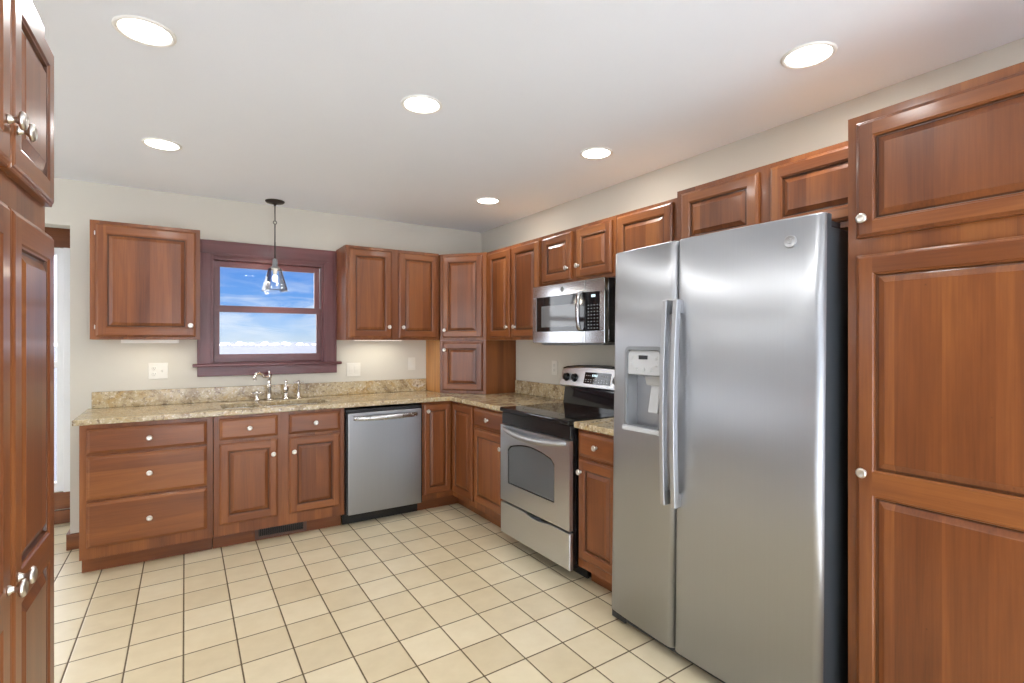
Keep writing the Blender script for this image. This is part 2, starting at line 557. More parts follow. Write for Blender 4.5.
# ------------------------------------------------------------------ room shell
def shell():
    b = MB(); b.box(-3.4, -.4, -.12, XR + .14, 5.29, 0)
    b.build('floor', M['tile'], kind='structure')
    b = MB(); b.box(-3.4, -3.34, -.12, XR + .14, -.4, .004)
    b.build('floor_living', M['bounce_carpet'], kind='structure')
    b = MB(); b.box(-3.4, -3.2, H, XR + .14, 5.29, H + .12)
    b.build('ceiling', M['ceil'], kind='structure')
    # back wall with the window opening
    b = MB()
    wx0, wx1, wz0, wz1 = .205, 1.015, 1.20, 2.02
    b.box(XL, YB, 0, wx0, YB + .14, H)
    b.box(wx1, YB, 0, XR, YB + .14, H)
    b.box(wx0, YB, 0, wx1, YB + .14, wz0)
    b.box(wx0, YB, wz1, wx1, YB + .14, H)
    b.box(-3.4, YB, 2.137, XL, YB + .14, H)   # header over the opening to the nook
    b.build('wall_back', M['wall'], kind='structure')
    b = MB(); b.box(XR, -3.2, 0, XR + .14, YB + .14, H)
    b.build('wall_right', M['wall'], kind='structure')
    # nook beyond the opening
    b = MB()
    b.box(-.45, YB + .14, 0, -.31, 5.29, H)
    b.build('wall_nook_side', M['wall'], kind='structure')
    b = MB()
    g0, g1 = -2.30, -.735
    b.box(g1, 5.15, 0, -.45, 5.29, H)
    b.box(-3.4, 5.15, 0, g0, 5.29, H)
    b.box(g0, 5.15, 0, g1, 5.29, .235)
    b.box(g0, 5.15, 2.08, g1, 5.29, H)
    b.build('wall_nook', M['wall'], kind='structure')
    # unseen left and rear walls; their windows are added to let daylight in
    b = MB()
    
    b.box(-3.54, -3.2, 0, -3.4, 5.29, .5)
    b.box(-3.54, -3.2, 2.1, -3.4, 5.29, H)
    for a, c in ((-3.2, -2.8), (-.5, .6), (3.4, 5.29)):
        b.box(-3.54, a, .5, -3.4, c, 2.1)
    b.build('wall_left', M['wall'], kind='structure')
    b = MB()
    b.box(-3.54, -3.34, 0, -3.1, -3.2, H)
    b.box(2.2, -3.34, 0, XR + .14, -3.2, H)
    b.box(-3.1, -3.34, 2.2, 2.2, -3.2, H)
    b.build('wall_rear', M['wall'], kind='structure')
    # short partition behind the tall cupboard
    b = MB(); b.box(-1.02, -1.2, 0, -.92, 1.60, H)
    b.build('wall_partition', M['wall'], kind='structure')
shell()

def added_window(n, box, axis):
    """added daylight window of 2 lights in an unseen wall; box = (u0, u1, z0, z1), axis plane"""
    u0, u1, z0, z1, p0, p1 = box
    b = MB(); g = MB()
    def bx(m, a0, a1, c0, c1, q0, q1):
        if axis == 'x': m.box(q0, a0, c0, q1, a1, c1)
        else: m.box(a0, q0, c0, a1, q1, c1)
    t = .05
    um = (u0 + u1) / 2
    bx(b, u0, u1, z0, z0 + t, p0, p1); bx(b, u0, u1, z1 - t, z1, p0, p1)
    bx(b, u0, u0 + t, z0 + t, z1 - t, p0, p1); bx(b, u1 - t, u1, z0 + t, z1 - t, p0, p1)
    bx(b, um - t / 2, um + t / 2, z0 + t, z1 - t, p0, p1)
    w = b.build('window_%d' % n, M['vinyl'], kind='structure')
    pm = (p0 + p1) / 2
    bx(g, u0 + t, um - t / 2, z0 + t, z1 - t, pm - .003, pm + .003)
    bx(g, um + t / 2, u1 - t, z0 + t, z1 - t, pm - .003, pm + .003)
    g.build('window_pane', M['pane'], w)
added_window(3, (-2.8, -.5, .5, 2.1, -3.50, -3.44), 'x')
added_window(4, (.6, 3.4, .5, 2.1, -3.50, -3.44), 'x')
added_window(5, (-3.1, -1.30, 0.0, 2.2, -3.30, -3.24), 'y')
added_window(6, (-1.30, .45, 0.0, 2.2, -3.30, -3.24), 'y')
added_window(7, (.45, 2.2, 0.0, 2.2, -3.30, -3.24), 'y')

# nook window: white two-part frame, wood head casing and wood base
def nook_window():
    b = MB()
    g0, g1 = -2.30, -.735
    y0, y1 = 5.17, 5.25
    b.box(g0, y0, .235, g1, y1, .30)
    b.box(g0, y0, 2.03, g1, y1, 2.08)
    for a, c in ((g0, g0 + .045), (g1 - .045, g1), (-1.53, -1.45)):
        b.box(a, y0, .30, c, y1, 2.03)
    b.box(g0 + .045, y0 + .01, 1.17, -1.53, y1 - .01, 1.22)
    b.box(-1.45, y0 + .01, 1.17, g1 - .045, y1 - .01, 1.22)
    b.box(g1, 5.128, .235, -.66, 5.15, 2.08)             # white side casing
    w = b.build('window_2', M['vinyl'], kind='structure', bevel=.003)
    g = MB()
    for a, c in ((g0 + .045, -1.53), (-1.45, g1 - .045)):
        g.box(a, 5.20, .30, c, 5.206, 1.17)
        g.box(a, 5.20, 1.22, c, 5.206, 2.03)
    g.build('window_pane', M['pane'], w)
    b = MB(); b.box(g0 - .1, 5.125, 2.08, -.66, 5.15, 2.225)
    b.build('trim_2', M['wood_h'], kind='structure', bevel=.003)
    b = MB()
    b.box(-3.4, 5.125, 0, -.45, 5.15, .10)
    b.box(-3.4, 5.132, .108, -.45, 5.15, .235)
    b.build('baseboard_nook', M['wood_h'], kind='structure', bevel=.004)
nook_window()
b = MB()
b.box(XL - .018, YB - .018, 0, -.49, YB, .105)
b.box(XL - .018, YB, 0, XL, YB + .158, .105)
b.box(XL, YB + .14, 0, -.45, YB + .158, .105)
b.build('baseboard_back', M['wood_h'], kind='structure', bevel=.004)

def kitchen_window():
    w = MB()     # sashes
    # upper sash (outer track)
    y0, y1 = YB + .055, YB + .085
    w.box(.22, y0, 1.94, .985, y1, 1.985, 1); w.box(.22, y0, 1.60, .985, y1, 1.643, 1)
    w.box(.22, y0, 1.643, .262, y1, 1.94); w.box(.945, y0, 1.643, .985, y1, 1.94)
    y0, y1 = YB + .02, YB + .052
    w.box(.215, y0, 1.598, .99, y1, 1.645, 1); w.box(.215, y0, 1.215, .99, y1, 1.272, 1)
    w.box(.215, y0, 1.272, .257, y1, 1.598); w.box(.955, y0, 1.272, .99, y1, 1.598)
    root = w.build('window_1', [M['trim_v'], M['trim_h']], kind='structure', bevel=.003)
    # jamb lining
    j = MB()
    j.box(.205, YB - .002, 1.20, .22, YB + .135, 2.02); j.box(.99, YB - .002, 1.20, 1.015, YB + .135, 2.02)
    j.box(.22, YB - .002, 1.985, .99, YB + .135, 2.02, 1); j.box(.22, YB - .002, 1.20, .99, YB + .135, 1.215, 1)
    j.build('window_jamb', [M['trim_v'], M['trim_h']], root, bevel=.002)
    c = MB()
    # casing with stepped profile
    yo = YB - .022
    c.box(.112, yo, 1.205, .215, YB, 2.025); c.box(1.005, yo, 1.205, 1.105, YB, 2.025)
    c.box(.112, yo, 2.025, 1.105, YB, 2.122, 1)
    c.box(.112, yo - .008, 1.205, .128, yo, 2.106); c.box(1.089, yo - .008, 1.205, 1.105, yo, 2.106)
    c.box(.112, yo - .008, 2.106, 1.105, yo, 2.122, 1)
    c.box(.198, yo - .004, 1.205, .215, yo, 2.025); c.box(1.005, yo - .004, 1.205, 1.022, yo, 2.025)
    c.box(.198, yo - .004, 2.01, 1.022, yo, 2.03, 1)
    c.build('window_casing', [M['trim_v'], M['trim_h']], root, bevel=.003)
    s = MB()
    s.box(.082, YB - .058, 1.185, 1.142, YB - .001, 1.207)
    s.build('window_sill', M['trim_h'], root, bevel=.006)
    s = MB()
    s.box(.112, YB - .020, 1.113, 1.110, YB, 1.185)
    s.build('window_apron', M['trim_h'], root, bevel=.003)
    g = MB()
    g.box(.262, YB + .067, 1.643, .945, YB + .071, 1.94)
    g.box(.257, YB + .034, 1.272, .955, YB + .038, 1.598)
    g.build('window_pane', M['pane'], root)
kitchen_window()

# ------------------------------------------------------------------ fronts
T = .021
def panel_profile(stile):
    # (inset from the opening, depth behind the frame face)
    return [(0, 0), (.003, .0035), (.007, .0045), (.010, .0105), (.013, .0105), (.016, .0095), (.032, .0020), (.034, .0006)]

def front(name, parent, x0, z0, x1, z1, panels=(), label=None, y=0.0):
    """raised-panel door (or plain drawer front when no panels) standing on the plane y, facing -y.
    panels: list of (x0, z0, x1, z1) openings"""
    b = MB()
    def ring(i, d, a0=x0, c0=z0, a1=x1, c1=z1):
        yy = y - T + d
        return [(a0 + i, yy, c0 + i), (a1 - i, yy, c0 + i), (a1 - i, yy, c1 - i), (a0 + i, yy, c1 - i)]
    prof = [(0, T), (0, .0075), (.0025, .005), (.006, .004), (.008, .0018), (.012, 0)]
    if not panels:
        prof = [(0, T), (0, .010), (.003, .007), (.010, .0045), (.013, .002), (.018, 0)]
    R = [ring(i, d) for i, d in prof]
    b.loops(R, 0, False, cap0=True)
    fi = prof[-1][0]
    fx0, fx1, fz0, fz1 = x0 + fi, x1 - fi, z0 + fi, z1 - fi
    yy = y - T
    if not panels:
        b.quad([(fx0, yy, fz0), (fx1, yy, fz0), (fx1, yy, fz1), (fx0, yy, fz1)], 1)
        b.m = [1] * len(b.m)
    else:
        px0, px1 = panels[0][0], panels[0][2]
        b.quad([(fx0, yy, fz0), (px0, yy, fz0), (px0, yy, fz1), (fx0, yy, fz1)], 0)
        b.quad([(px1, yy, fz0), (fx1, yy, fz0), (fx1, yy, fz1), (px1, yy, fz1)], 0)
        zz = [fz0]
        for p in sorted(panels, key=lambda q: q[1]):
            zz += [p[1], p[3]]
        zz.append(fz1)
        for i in range(0, len(zz), 2):
            b.quad([(px0, yy, zz[i]), (px1, yy, zz[i]), (px1, yy, zz[i + 1]), (px0, yy, zz[i + 1])], 1)
        for p in panels:
            pr = panel_profile(0)
            for k in range(len(pr) - 1):
                A = ring(pr[k][0], pr[k][1], *p)
                B = ring(pr[k + 1][0], pr[k + 1][1], *p)
                for i in range(4):
                    j = (i + 1) % 4
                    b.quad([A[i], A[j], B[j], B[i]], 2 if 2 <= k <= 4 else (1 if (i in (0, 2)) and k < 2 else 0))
            L = ring(pr[-1][0], pr[-1][1], *p)
            b.quad(L, 0)
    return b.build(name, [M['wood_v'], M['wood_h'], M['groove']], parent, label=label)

def door(parent, x0, z0, x1, z1, stile=.048, rail=.050, knob=None, mid=None, label=None, hinge=None):
    if mid is None:
        P = [(x0 + stile, z0 + rail, x1 - stile, z1 - rail)]
    else:
        P = [(x0 + stile, z0 + rail, x1 - stile, mid[0]), (x0 + stile, mid[1], x1 - stile, z1 - rail)]
    d = front('door', parent, x0, z0, x1, z1, P, label)
    if knob:
        add_knob(d, *knob)
    if hinge is not None:
        for z in (z0 + .06, z1 - .06):
            h = MB()
            h.lathe((hinge, -.012, z), [(.001, -.014), (.002, -.012), (.003, -.009), (.003, .009), (.002, .012), (.001, .014)], 2, 10)
            h.build('hinge', M['nickel'], d)
    return d

def drawer(parent, x0, z0, x1, z1, knob=True):
    d = front('drawer', parent, x0, z0, x1, z1)
    if knob:
        add_knob(d, (x0 + x1) / 2, (z0 + z1) / 2)
    return d

KNOB_MESH = {}
def add_knob(parent, x, z, y=-T):
    if 'k' not in KNOB_MESH:
        b = MB()
        b.lathe((0, 0, 0), [(.009, 0), (.0085, -.003), (.0055, -.006), (.005, -.011), (.008, -.015), (.0155, -.0175), (.0165, -.021), (.0145, -.0245), (.010, -.0265), (.009, -.0257), (.0001, -.0257)], 1, 20)
        o = b.build('knob', M['nickel'], parent)
        KNOB_MESH['k'] = o.data
    else:
        o = bpy.data.objects.new('knob', KNOB_MESH['k'])
        COL.objects.link(o)
        o.parent = parent
    o.location = (x, y, z)
    return o

def carcass(parent, w, d, z0, z1, toe=True, top=True, mats=None, toe_in=.11, left='wood_v', right='wood_v', toe_l=0.0, toe_r=0.0):
    """cabinet box: local x 0..w, front frame at y=0, back at y=d"""
    b = MB()
    t = .018
    zb = .105 if toe else z0
    if toe:
        for a in (0, w - t):
            mi = 0
            b.prism_x([(0.02, zb), (toe_in, zb), (toe_in, 0), (d, 0), (d, z1), (0.02, z1)], a, a + t, mi)
        b.box(toe_l, toe_in - .016, 0, w - toe_r, toe_in, zb, 1)
    else:
        b.box(0, .02, z0, t, d, z1); b.box(w - t, .02, z0, w, d, z1)
    b.box(0, 0, zb, w, .02, z1)
    b.box(t, d - .012, zb, w - t, d, z1, 2)
    b.box(t, .02, zb, w - t, d - .012, zb + .016, 2)
    if top:
        b.box(t, .02, z1 - .016, w - t, d - .012, z1, 2)
    return b.build('body', [M['wood_v'], M['wood_h'], M['birch']], parent, bevel=.0012)

BF = 3.870      # face frame plane of the back base run
RFX = 1.900     # same for the right run
CT = .886       # top of the base bodies

# --- back base run -----------------------------------------------------
def base_drawers():
    x0, x1 = -.485, .184
    t = thing('base_cabinet', 'wide base cabinet of three stacked drawers at the left end of the counter', 'cabinet', (x0, BF, 0))
    carcass(t, x1 - x0, YB - BF - .004, 0, CT)
    dx0, dx1 = -.452 - x0, .151 - x0
    drawer(t, dx0, .716, dx1, .862)
    drawer(t, dx0, .450, dx1, .703)
    drawer(t, dx0, .172, dx1, .436)
base_drawers()

def base_sink():
    x0, x1 = .188, 1.020
    t = thing('sink_cabinet', 'base cabinet under the sink with two doors below two small drawer fronts', 'cabinet', (x0, BF, 0))
    carcass(t, x1 - x0, YB - BF - .004, 0, CT, top=False)
    for a, c, k in ((.220, .569, .569 - .030), (.641, .986, .641 + .030)):
        drawer(t, a - x0, .730, c - x0, .868)
        door(t, a - x0, .180, c - x0, .708, knob=(k - x0, .610))
base_sink()

def vent():
    y = BF + .11 - .016
    t = thing('floor_register', 'dark bronze vent grille in the kick board below the sink cabinet', 'vent', (.44, y, 0))
    b = MB()
    w = .335
    z0, z1 = .008, .098
    b.box(0, -.006, z0, w, -.0005, z0 + .018); b.box(0, -.006, z1 - .018, w, -.0005, z1)
    b.box(0, -.006, z0 + .018, .022, -.0005, z1 - .018); b.box(w - .022, -.006, z0 + .018, w, -.0005, z1 - .018)
    b.build('frame', plain('bronze_vent_paint', srgb(92, 66, 54), .45), t, bevel=.0015)
    b = MB()
    n = 22
    for i in range(n):
        x = .022 + (w - .044) * (i + .5) / n
        b.box(x - .0025, -.005, z0 + .018, x + .0025, -.001, z1 - .018)
    b.build('grille', M['bronze'], t)
    b = MB(); b.box(.02, -.0012, z0 + .016, w - .02, -.0004, z1 - .016)
    b.build('backing', M['slot'], t)
vent()

def corner_base():
    # L-shaped corner unit with a folding pair of doors
    xa = 1.627
    t = thing('corner_cabinet', 'corner base cabinet with two doors meeting in the inside corner', 'cabinet', (xa, BF, 0))
    b = MB()
    X = lambda x: x - xa
    Y = lambda y: y - BF
    yr = 3.500
    # face frames
    b.box(0, 0, .105, X(RFX), .02, CT)
    b.box(X(RFX), Y(yr), .105, X(RFX) + .02, 0, CT)
    b.box(X(RFX), 0, .105, X(RFX) + .02, .02, CT)
    # sides, back, bottom
    b.box(0, .02, .105, .018, Y(YB - .006), CT)
    b.box(X(RFX) + .02, Y(yr), .105, X(XR - .006), Y(yr) + .018, CT)
    b.box(0, .02, .105, X(XR - .006), Y(YB - .006), .12, 1)
    # kick boards
    b.box(0, .11 - .016, 0, X(RFX) + .11, .11, .105, 1)
    b.box(X(RFX) + .11 - .016, Y(yr), 0, X(RFX) + .11, .094, .105, 1)
    b.build('body', [M['wood_v'], M['wood_h']], t, bevel=.0012)
    door(t, X(1.640), .148, X(1.878), .872, stile=.042, knob=(X(1.640) + .027, .872 - .055))
    # right-hand leaf: build facing -y then turn into place
    d = front('door', t, 0, .148, .345, .872, [(.048, .198, .297, .822)])
    d.rotation_euler = (0, 0, -PI / 2)
    d.location = (X(RFX), Y(3.852), 0)
corner_base()

def right_run(name, label, y1, y0, knob_right, drawers=True):
    """base cabinet on the right wall spanning y1 (far) to y0 (near)"""
    t = thing(name, label, 'cabinet', (RFX, y1, 0), -PI / 2)
    w = y1 - y0
    carcass(t, w, XR - RFX - .006, 0, CT)
    g = .018
    drawer(t, g, .735, w - g, .868)
    door(t, g, .160, w - g, .718, knob=((w - g - .030) if knob_right else (g + .027), .628 if knob_right else .648))
    return t
right_run('drawer_cabinet', 'narrow base cabinet with one drawer and one door, between corner and stove', 3.498, 3.020, True)
right_run('drawer_cabinet', 'narrow base cabinet with one drawer and one door, between stove and refrigerator', 2.270, 1.925, False)

# --- counter ------------------------------------------------------------
def cells(xs, ys, filled, z0, z1, b):
    for i in range(len(xs) - 1):
        for j in range(len(ys) - 1):
            if not filled(i, j): continue
            a, c, d, e = xs[i], xs[i + 1], ys[j], ys[j + 1]
            b.quad([(a, d, z1), (c, d, z1), (c, e, z1), (a, e, z1)])
            b.quad([(a, d, z0), (a, e, z0), (c, e, z0), (c, d, z0)])
            for (di, dj, p, q) in ((-1, 0, (a, d), (a, e)), (1, 0, (c, d), (c, e)), (0, -1, (a, d), (c, d)), (0, 1, (a, e), (c, e))):
                ii, jj = i + di, j + dj
                if not (0 <= ii < len(xs) - 1 and 0 <= jj < len(ys) - 1 and filled(ii, jj)):
                    b.quad([(*p, z0), (*q, z0), (*q, z1), (*p, z1)])

SX = (.250, .470, .500, .945)     # sink bowls in x
SY = (3.955, 4.290)
def counter():
    b = MB()
    xs = [-.515, SX[0], SX[1], SX[2], SX[3], 1.862, XR - .002]
    ys = [3.022, 3.838, SY[0], SY[1], YB - .002]
    def filled(i, j):
        if i == 5: return True
        if j == 0: return False
        if j == 2 and i in (1, 3): return False
        return True
    cells(xs, ys, filled, .889, .923, b)
    o = b.build('countertop', M['granite'], bevel=.006)
    tag(o, 'long L-shaped gold granite worktop running under the window and round the corner', 'countertop')
    b = MB()
    b.box(1.862, 1.915, .889, XR - .002, 2.268, .923)
    o = b.build('countertop', M['granite'], bevel=.006)
    tag(o, 'short piece of granite worktop between the stove and refrigerator', 'countertop')
    b = MB(); b.box(-.492, YB - .026, .924, 1.905, YB - .001, 1.033)
    o = b.build('backsplash', M['granite'], bevel=.003)
    tag(o, 'long low granite upstand along the wall under the window', 'backsplash')
    b = MB(); b.box(XR - .026, 3.022, .924, XR - .001, 3.815, 1.035)
    o = b.build('backsplash', M['granite'], bevel=.003)
    tag(o, 'granite upstand on the right wall, left of the stove', 'backsplash')
    b = MB(); b.box(XR - .026, 1.915, .924, XR - .001, 2.268, 1.035)
    o = b.build('backsplash', M['granite'], bevel=.003)
    tag(o, 'granite upstand right of the stove, mostly behind the refrigerator', 'backsplash')
counter()

def sink():
    t = thing('sink', 'undermounted double-bowl stainless steel sink sunk into the worktop', 'sink', (.6, 4.12, .923))
    for (a, c), dp in (((SX[0], SX[1]), .15), ((SX[2], SX[3]), .19)):
        b = MB()
        a -= .6; c -= .6
        d, e = SY[0] - 4.12, SY[1] - 4.12
        def rr(i, z, r=.04, n=5):
            pts = []
            for (cx, cy, s) in ((c - i - r, e - i - r, 0), (a + i + r, e - i - r, 1), (a + i + r, d + i + r, 2), (c - i - r, d + i + r, 3)):
                for k in range(n + 1):
                    th = PI / 2 * (s + k / n)
                    pts.append((cx + r * math.cos(th), cy + r * math.sin(th), z))
            return pts
        b.loops([rr(-.012, -.0345), rr(.002, -.0345), rr(.004, -.06), rr(.008, -dp + .02), rr(.03, -dp, .04)], 0, True, cap1=True)
        b.lathe(((a + c) / 2, (d + e) / 2, -dp + .001), [(.04, 0), (.038, .002), (.028, .002), (.02, -.0005)], 2, 20, 0)
        b.build('basin', M['basin'], t)
sink()

def faucet():
    y = 4.365
    t = thing('faucet', 'polished nickel bridge-style tap with arched spout at the sink', 'faucet', (.583, y, .9235))
    b = MB()
    b.lathe((0, 0, 0), [(.026, 0), (.026, .006), (.018, .012), (.016, .02), (.017, .10), (.019, .104), (.019, .112), (.015, .118), (.014, .165),
                        (.019, .172), (.021, .185), (.017, .197), (.008, .203), (.006, .212), (.009, .218), (.004, .226), (.0005, .227)], 2, 20)
    b.build('post', M['chrome'], t)
    b = MB()
    path = []
    for u in [i / 16 for i in range(17)]:
        # leaves the post level, swells upward and turns down at the outlet
        z = .187 - .006 * math.sin(PI * min(1, u * 2)) + (.026 * math.sin(PI * max(0, (u - .40)) / .72))
        path.append((-.108 * u, -.105 * u, z))
    e = path[-1]
    path += [(e[0] - .004, e[1] - .005, e[2] - .012), (e[0] - .005, e[1] - .006, e[2] - .038)]
    b.tube(path, [.013] * 4 + [.011] * 13 + [.012, .014], 14)
    b.build('spout', M['chrome'], t)
    for x, dz in ((-.085, 0), ):
        b = MB()
        b.lathe((x, 0, 0), [(.024, 0), (.024, .006), (.014, .014), (.011, .05), (.014, .055), (.010, .07), (.005, .078), (.0005, .08)], 2, 18)
        for a in (0.4, 0.4 + PI / 2):
            ca, sa = math.cos(a), math.sin(a)
            b.tube([(x - .034 * ca, -.034 * sa, .058), (x + .034 * ca, .034 * sa, .058)], .0055, 8)
            for s in (-1, 1):
                b.sphere((x + s * .034 * ca, s * .034 * sa, .058), .008, seg=10, rings=6)
        b.build('handle', M['chrome'], t, label='short cross handle left of the spout')
    b = MB()
    x = .213
    b.lathe((x, 0, 0), [(.024, 0), (.024, .006), (.015, .012), (.013, .02), (.0125, .11), (.016, .115), (.014, .126), (.010, .134), (.005, .142), (.0005, .143)], 2, 18)
    for a in (0.2, 0.2 + PI / 2):
        ca, sa = math.cos(a), math.sin(a)
        b.tube([(x - .034 * ca, -.034 * sa, .126), (x + .034 * ca, .034 * sa, .126)], .005, 8)
        for s in (-1, 1):
            b.sphere((x + s * .034 * ca, s * .034 * sa, .126), .0075, seg=10, rings=6)
    b.build('handle', M['chrome'], t, label='tall cross handle at the right end')
    s = thing('side_sprayer', 'polished nickel bulb-shaped sprayer just right of the arched spout', 'sprayer', (.702, y, .9235))
    b = MB()
    b.lathe((0, 0, 0), [(.024, 0), (.024, .006), (.016, .012), (.014, .035), (.018, .05)], 2, 18)
    b.build('base', M['chrome'], s)
    b = MB()
    b.lathe((0, 0, 0), [(.013, .0505), (.020, .062), (.022, .08), (.018, .100), (.010, .112), (.009, .122), (.012, .130), (.011, .140), (.004, .147), (.0005, .148)], 2, 18)
    b.build('spray_head', M['chrome'], s)
faucet()

# --- wall cabinets ---------------------------------------------------------
UF = 4.155     # face frame plane on the back wall
URX = 2.195    # same on the right wall
def upper_back():
    x0, x1 = -.470, .122
    t = thing('wall_cabinet', 'single-door wall cabinet left of the window', 'cabinet', (x0, UF, 1.385))
    carcass(t, x1 - x0, YB - UF - .002, 0, .750, toe=False)
    door(t, -.440 - x0, .018, .096 - x0, .728, stile=.052, rail=.056, knob=(.066 - x0, .095), hinge=-.444 - x0)
    b = MB(); b.box(.16, .09, -.020, .46, .16, -.001)
    b.box(.15, .085, -.024, .47, .09, -.001)
    o = b.build('light_fitting', M['white'], t, bevel=.002)
    b = MB(); b.box(.165, .095, -.0225, .455, .155, -.0205)
    b.build('diffuser', M['strip'], o)
    x0, x1 = 1.105, 1.905
    t = thing('wall_cabinet', 'two-door wall cabinet on the back wall right of the window', 'cabinet', (x0, UF, 1.385))
    carcass(t, x1 - x0, YB - UF - .002, 0, .750, toe=False)
    door(t, 1.128 - x0, .018, 1.478 - x0, .728, knob=(1.449 - x0, .105))
    door(t, 1.540 - x0, .018, 1.888 - x0, .728, knob=(1.569 - x0, .105))
    b = MB(); b.box(.12, .14, -.0035, .52, .21, -.001)
    o = b.build('light_fitting', M['white'], t, bevel=.002)
    b = MB(); b.box(.125, .145, -.0045, .515, .205, -.0036)
    b.build('diffuser', M['strip'], o)
upper_back()

P1, P2 = Vector((1.915, 4.154)), Vector((2.194, 3.834))
def diagonal(name, label, z0, z1, dz0, dz1, knobz, low=False):
    d = P2 - P1
    ang = math.atan2(d.y, d.x)
    t = thing(name, label, 'cabinet', (P1.x, P1.y, z0), ang)
    inv = Matrix.Rotation(-ang, 2)
    def loc(x, y):
        p = inv @ (Vector((x, y)) - P1)
        return (p.x, p.y)
    b = MB()
    e = .003
    pts = [loc(P1.x, P1.y), loc(P2.x, P2.y), loc(XR - e, P2.y), loc(XR - e, YB - e), loc(P1.x, YB - e)]
    if low:     # clear of the upstands
        pts = [loc(P1.x, P1.y), loc(P2.x, P2.y), loc(XR - e, P2.y), loc(XR - e, YB - e), loc(P1.x, YB - e)]
    b.prism(pts, 0, z1 - z0, 0)
    # pale left side panel
    body = b.build('body', [M['wood_v'], M['birch']], t, bevel=.0012)
    me = body.data
    if low:
        n = Vector((-1, 0))
        for p in me.polygons:
            w = Matrix.Rotation(ang, 2) @ Vector((p.normal.x, p.normal.y))
            if w.dot(n) > .95:
                p.material_index = 1
    L = d.length
    door(t, .030, dz0 - z0, L - .030, dz1 - z0, knob=(.030 + .028, knobz - z0))
    return t
diagonal('corner_wall_cabinet', 'tall angled wall cabinet across the corner, just below the ceiling', 1.385, 2.130, 1.405, 2.110, 1.470)
diagonal('appliance_garage', 'small angled corner cupboard standing on the granite worktop', .9245, 1.383, 0.952, 1.365, 1.300, low=True)

def right_uppers():
    def cab(name, label, y1, y0, z0, z1, doors, fx=URX):
        t = thing(name, label, 'cabinet', (fx, y1, z0), -PI / 2)
        carcass(t, y1 - y0, XR - fx - .002, 0, z1 - z0, toe=False)
        for (a, c, kn, za, zb) in doors:
            door(t, y1 - a, za - z0, y1 - c, zb - z0, knob=(y1 - kn[0], kn[1] - z0) if kn else None)
    cab('wall_cabinet', 'tall two-door wall cabinet left of the microwave', 3.828, 3.030, 1.385, 2.125,
        [(3.770, 3.435, (3.468, 1.485), 1.405, 2.100), (3.415, 3.050, (3.352, 1.485), 1.405, 2.100)])
    cab('wall_cabinet', 'short two-door wall cabinet directly above the microwave', 3.028, 2.275, 1.760, 2.125,
        [(3.002, 2.680, (2.712, 1.860), 1.785, 2.100), (2.630, 2.300, (2.600, 1.862), 1.785, 2.100)])
    cab('wall_cabinet', 'short single-door wall cabinet between the microwave cabinet and the one above the refrigerator', 2.273, 1.802, 1.760, 2.125,
        [(2.255, 1.845, None, 1.785, 2.105)])
    cab('wall_cabinet', 'wide two-door wall cabinet above the refrigerator', 1.800, .872, 1.812, 2.145,
        [(1.762, 1.345, None, 1.838, 2.120), (1.290, .895, None, 1.838, 2.120)], fx=2.165)
right_uppers()

# --- tall cupboards ---------------------------------------------------------
def pantry(label, loc, rz, w, splits, knob_side, d, zz=(1.712, 2.092, 1.655, .945), mid=(.875, .950)):
    t = thing('pantry_cabinet', label, 'cabinet', loc, rz)
    b = MB()
    b.box(0, 0, 0.0, w, .02, 2.122)
    b.box(0, .02, 0, .018, d, 2.122); b.box(w - .018, .02, 0, w, d, 2.122)
    b.box(.018, d - .012, 0, w - .018, d, 2.122)
    b.box(.018, .02, 2.10, w - .018, d - .012, 2.122)
    b.box(.018, .02, .0, w - .018, d - .012, .016)
    b.build('body', [M['wood_v'], M['wood_h']], t, bevel=.0012)
    for (a, c), ks in zip(splits, knob_side):
        kx = (a + .026) if ks < 0 else (c - .026)
        door(t, a, zz[0], c, zz[1], stile=.050, rail=.050, knob=(kx, 1.772))
        door(t, a, .115, c, zz[2], stile=.050, rail=.060, knob=(kx, zz[3]), mid=mid)
    return t
pantry('tall cherry pantry cabinet right of the refrigerator', (1.905, .868, 0), -PI / 2, .868, [(.032, .838)], (-1,), .590)
th = math.radians(88.5)
lx = Vector((math.cos(th), math.sin(th)))
far = Vector((-.270, 1.650))
wp = .690
o0 = far - lx * wp
pantry('tall cherry pantry cabinet at the left edge of the photo', (o0.x, o0.y, 0), th, wp, [(.012, .340), (.350, .678)], (1, -1), .600, (1.692, 2.060, 1.622, .925), (.866, .930))

# ------------------------------------------------------------------ appliances
def dishwasher():
    x0, x1 = 1.026, 1.622
    yf = 3.832
    t = thing('dishwasher', 'stainless steel dishwasher under the worktop right of the sink', 'dishwasher', (x0, yf, 0))
    w = x1 - x0
    b = MB()
    b.box(.004, .045, .10, w - .004, YB - yf - .01, .872)
    b.build('body', M['blackmat'], t)
    b = MB()
    b.box(.012, 0.004, .100, w - .012, .044, .845)
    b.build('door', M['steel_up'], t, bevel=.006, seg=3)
    b = MB(); b.box(.008, .010, .847, w - .008, .044, .872)
    b.build('control_strip', M['black'], t, bevel=.002)
    b = MB()
    b.box(.0, .118, .003, w, .130, .098)
    b.box(.0, .02, .098, .010, .044, .870); b.box(w - .010, .02, .098, w, .044, .870)
    b.build('kick_plate', M['black'], t, bevel=.002)
    b = MB()
    n = 24
    L = []
    for i in range(n + 1):
        u = i / n
        x = .05 + (w - .10) * u
        bow = math.sin(PI * u)
        y = -.006 - .038 * bow ** .5
        z = .808 - .004 * bow
        L.append([(x, y + .010, z - .018), (x, y - .002, z - .016), (x, y - .006, z), (x, y - .002, z + .014), (x, y + .010, z + .016), (x, y + .012, z)])
    b.loops(L, 0, True, True, True)
    b.build('handle', M['steel_soft'], t)
dishwasher()

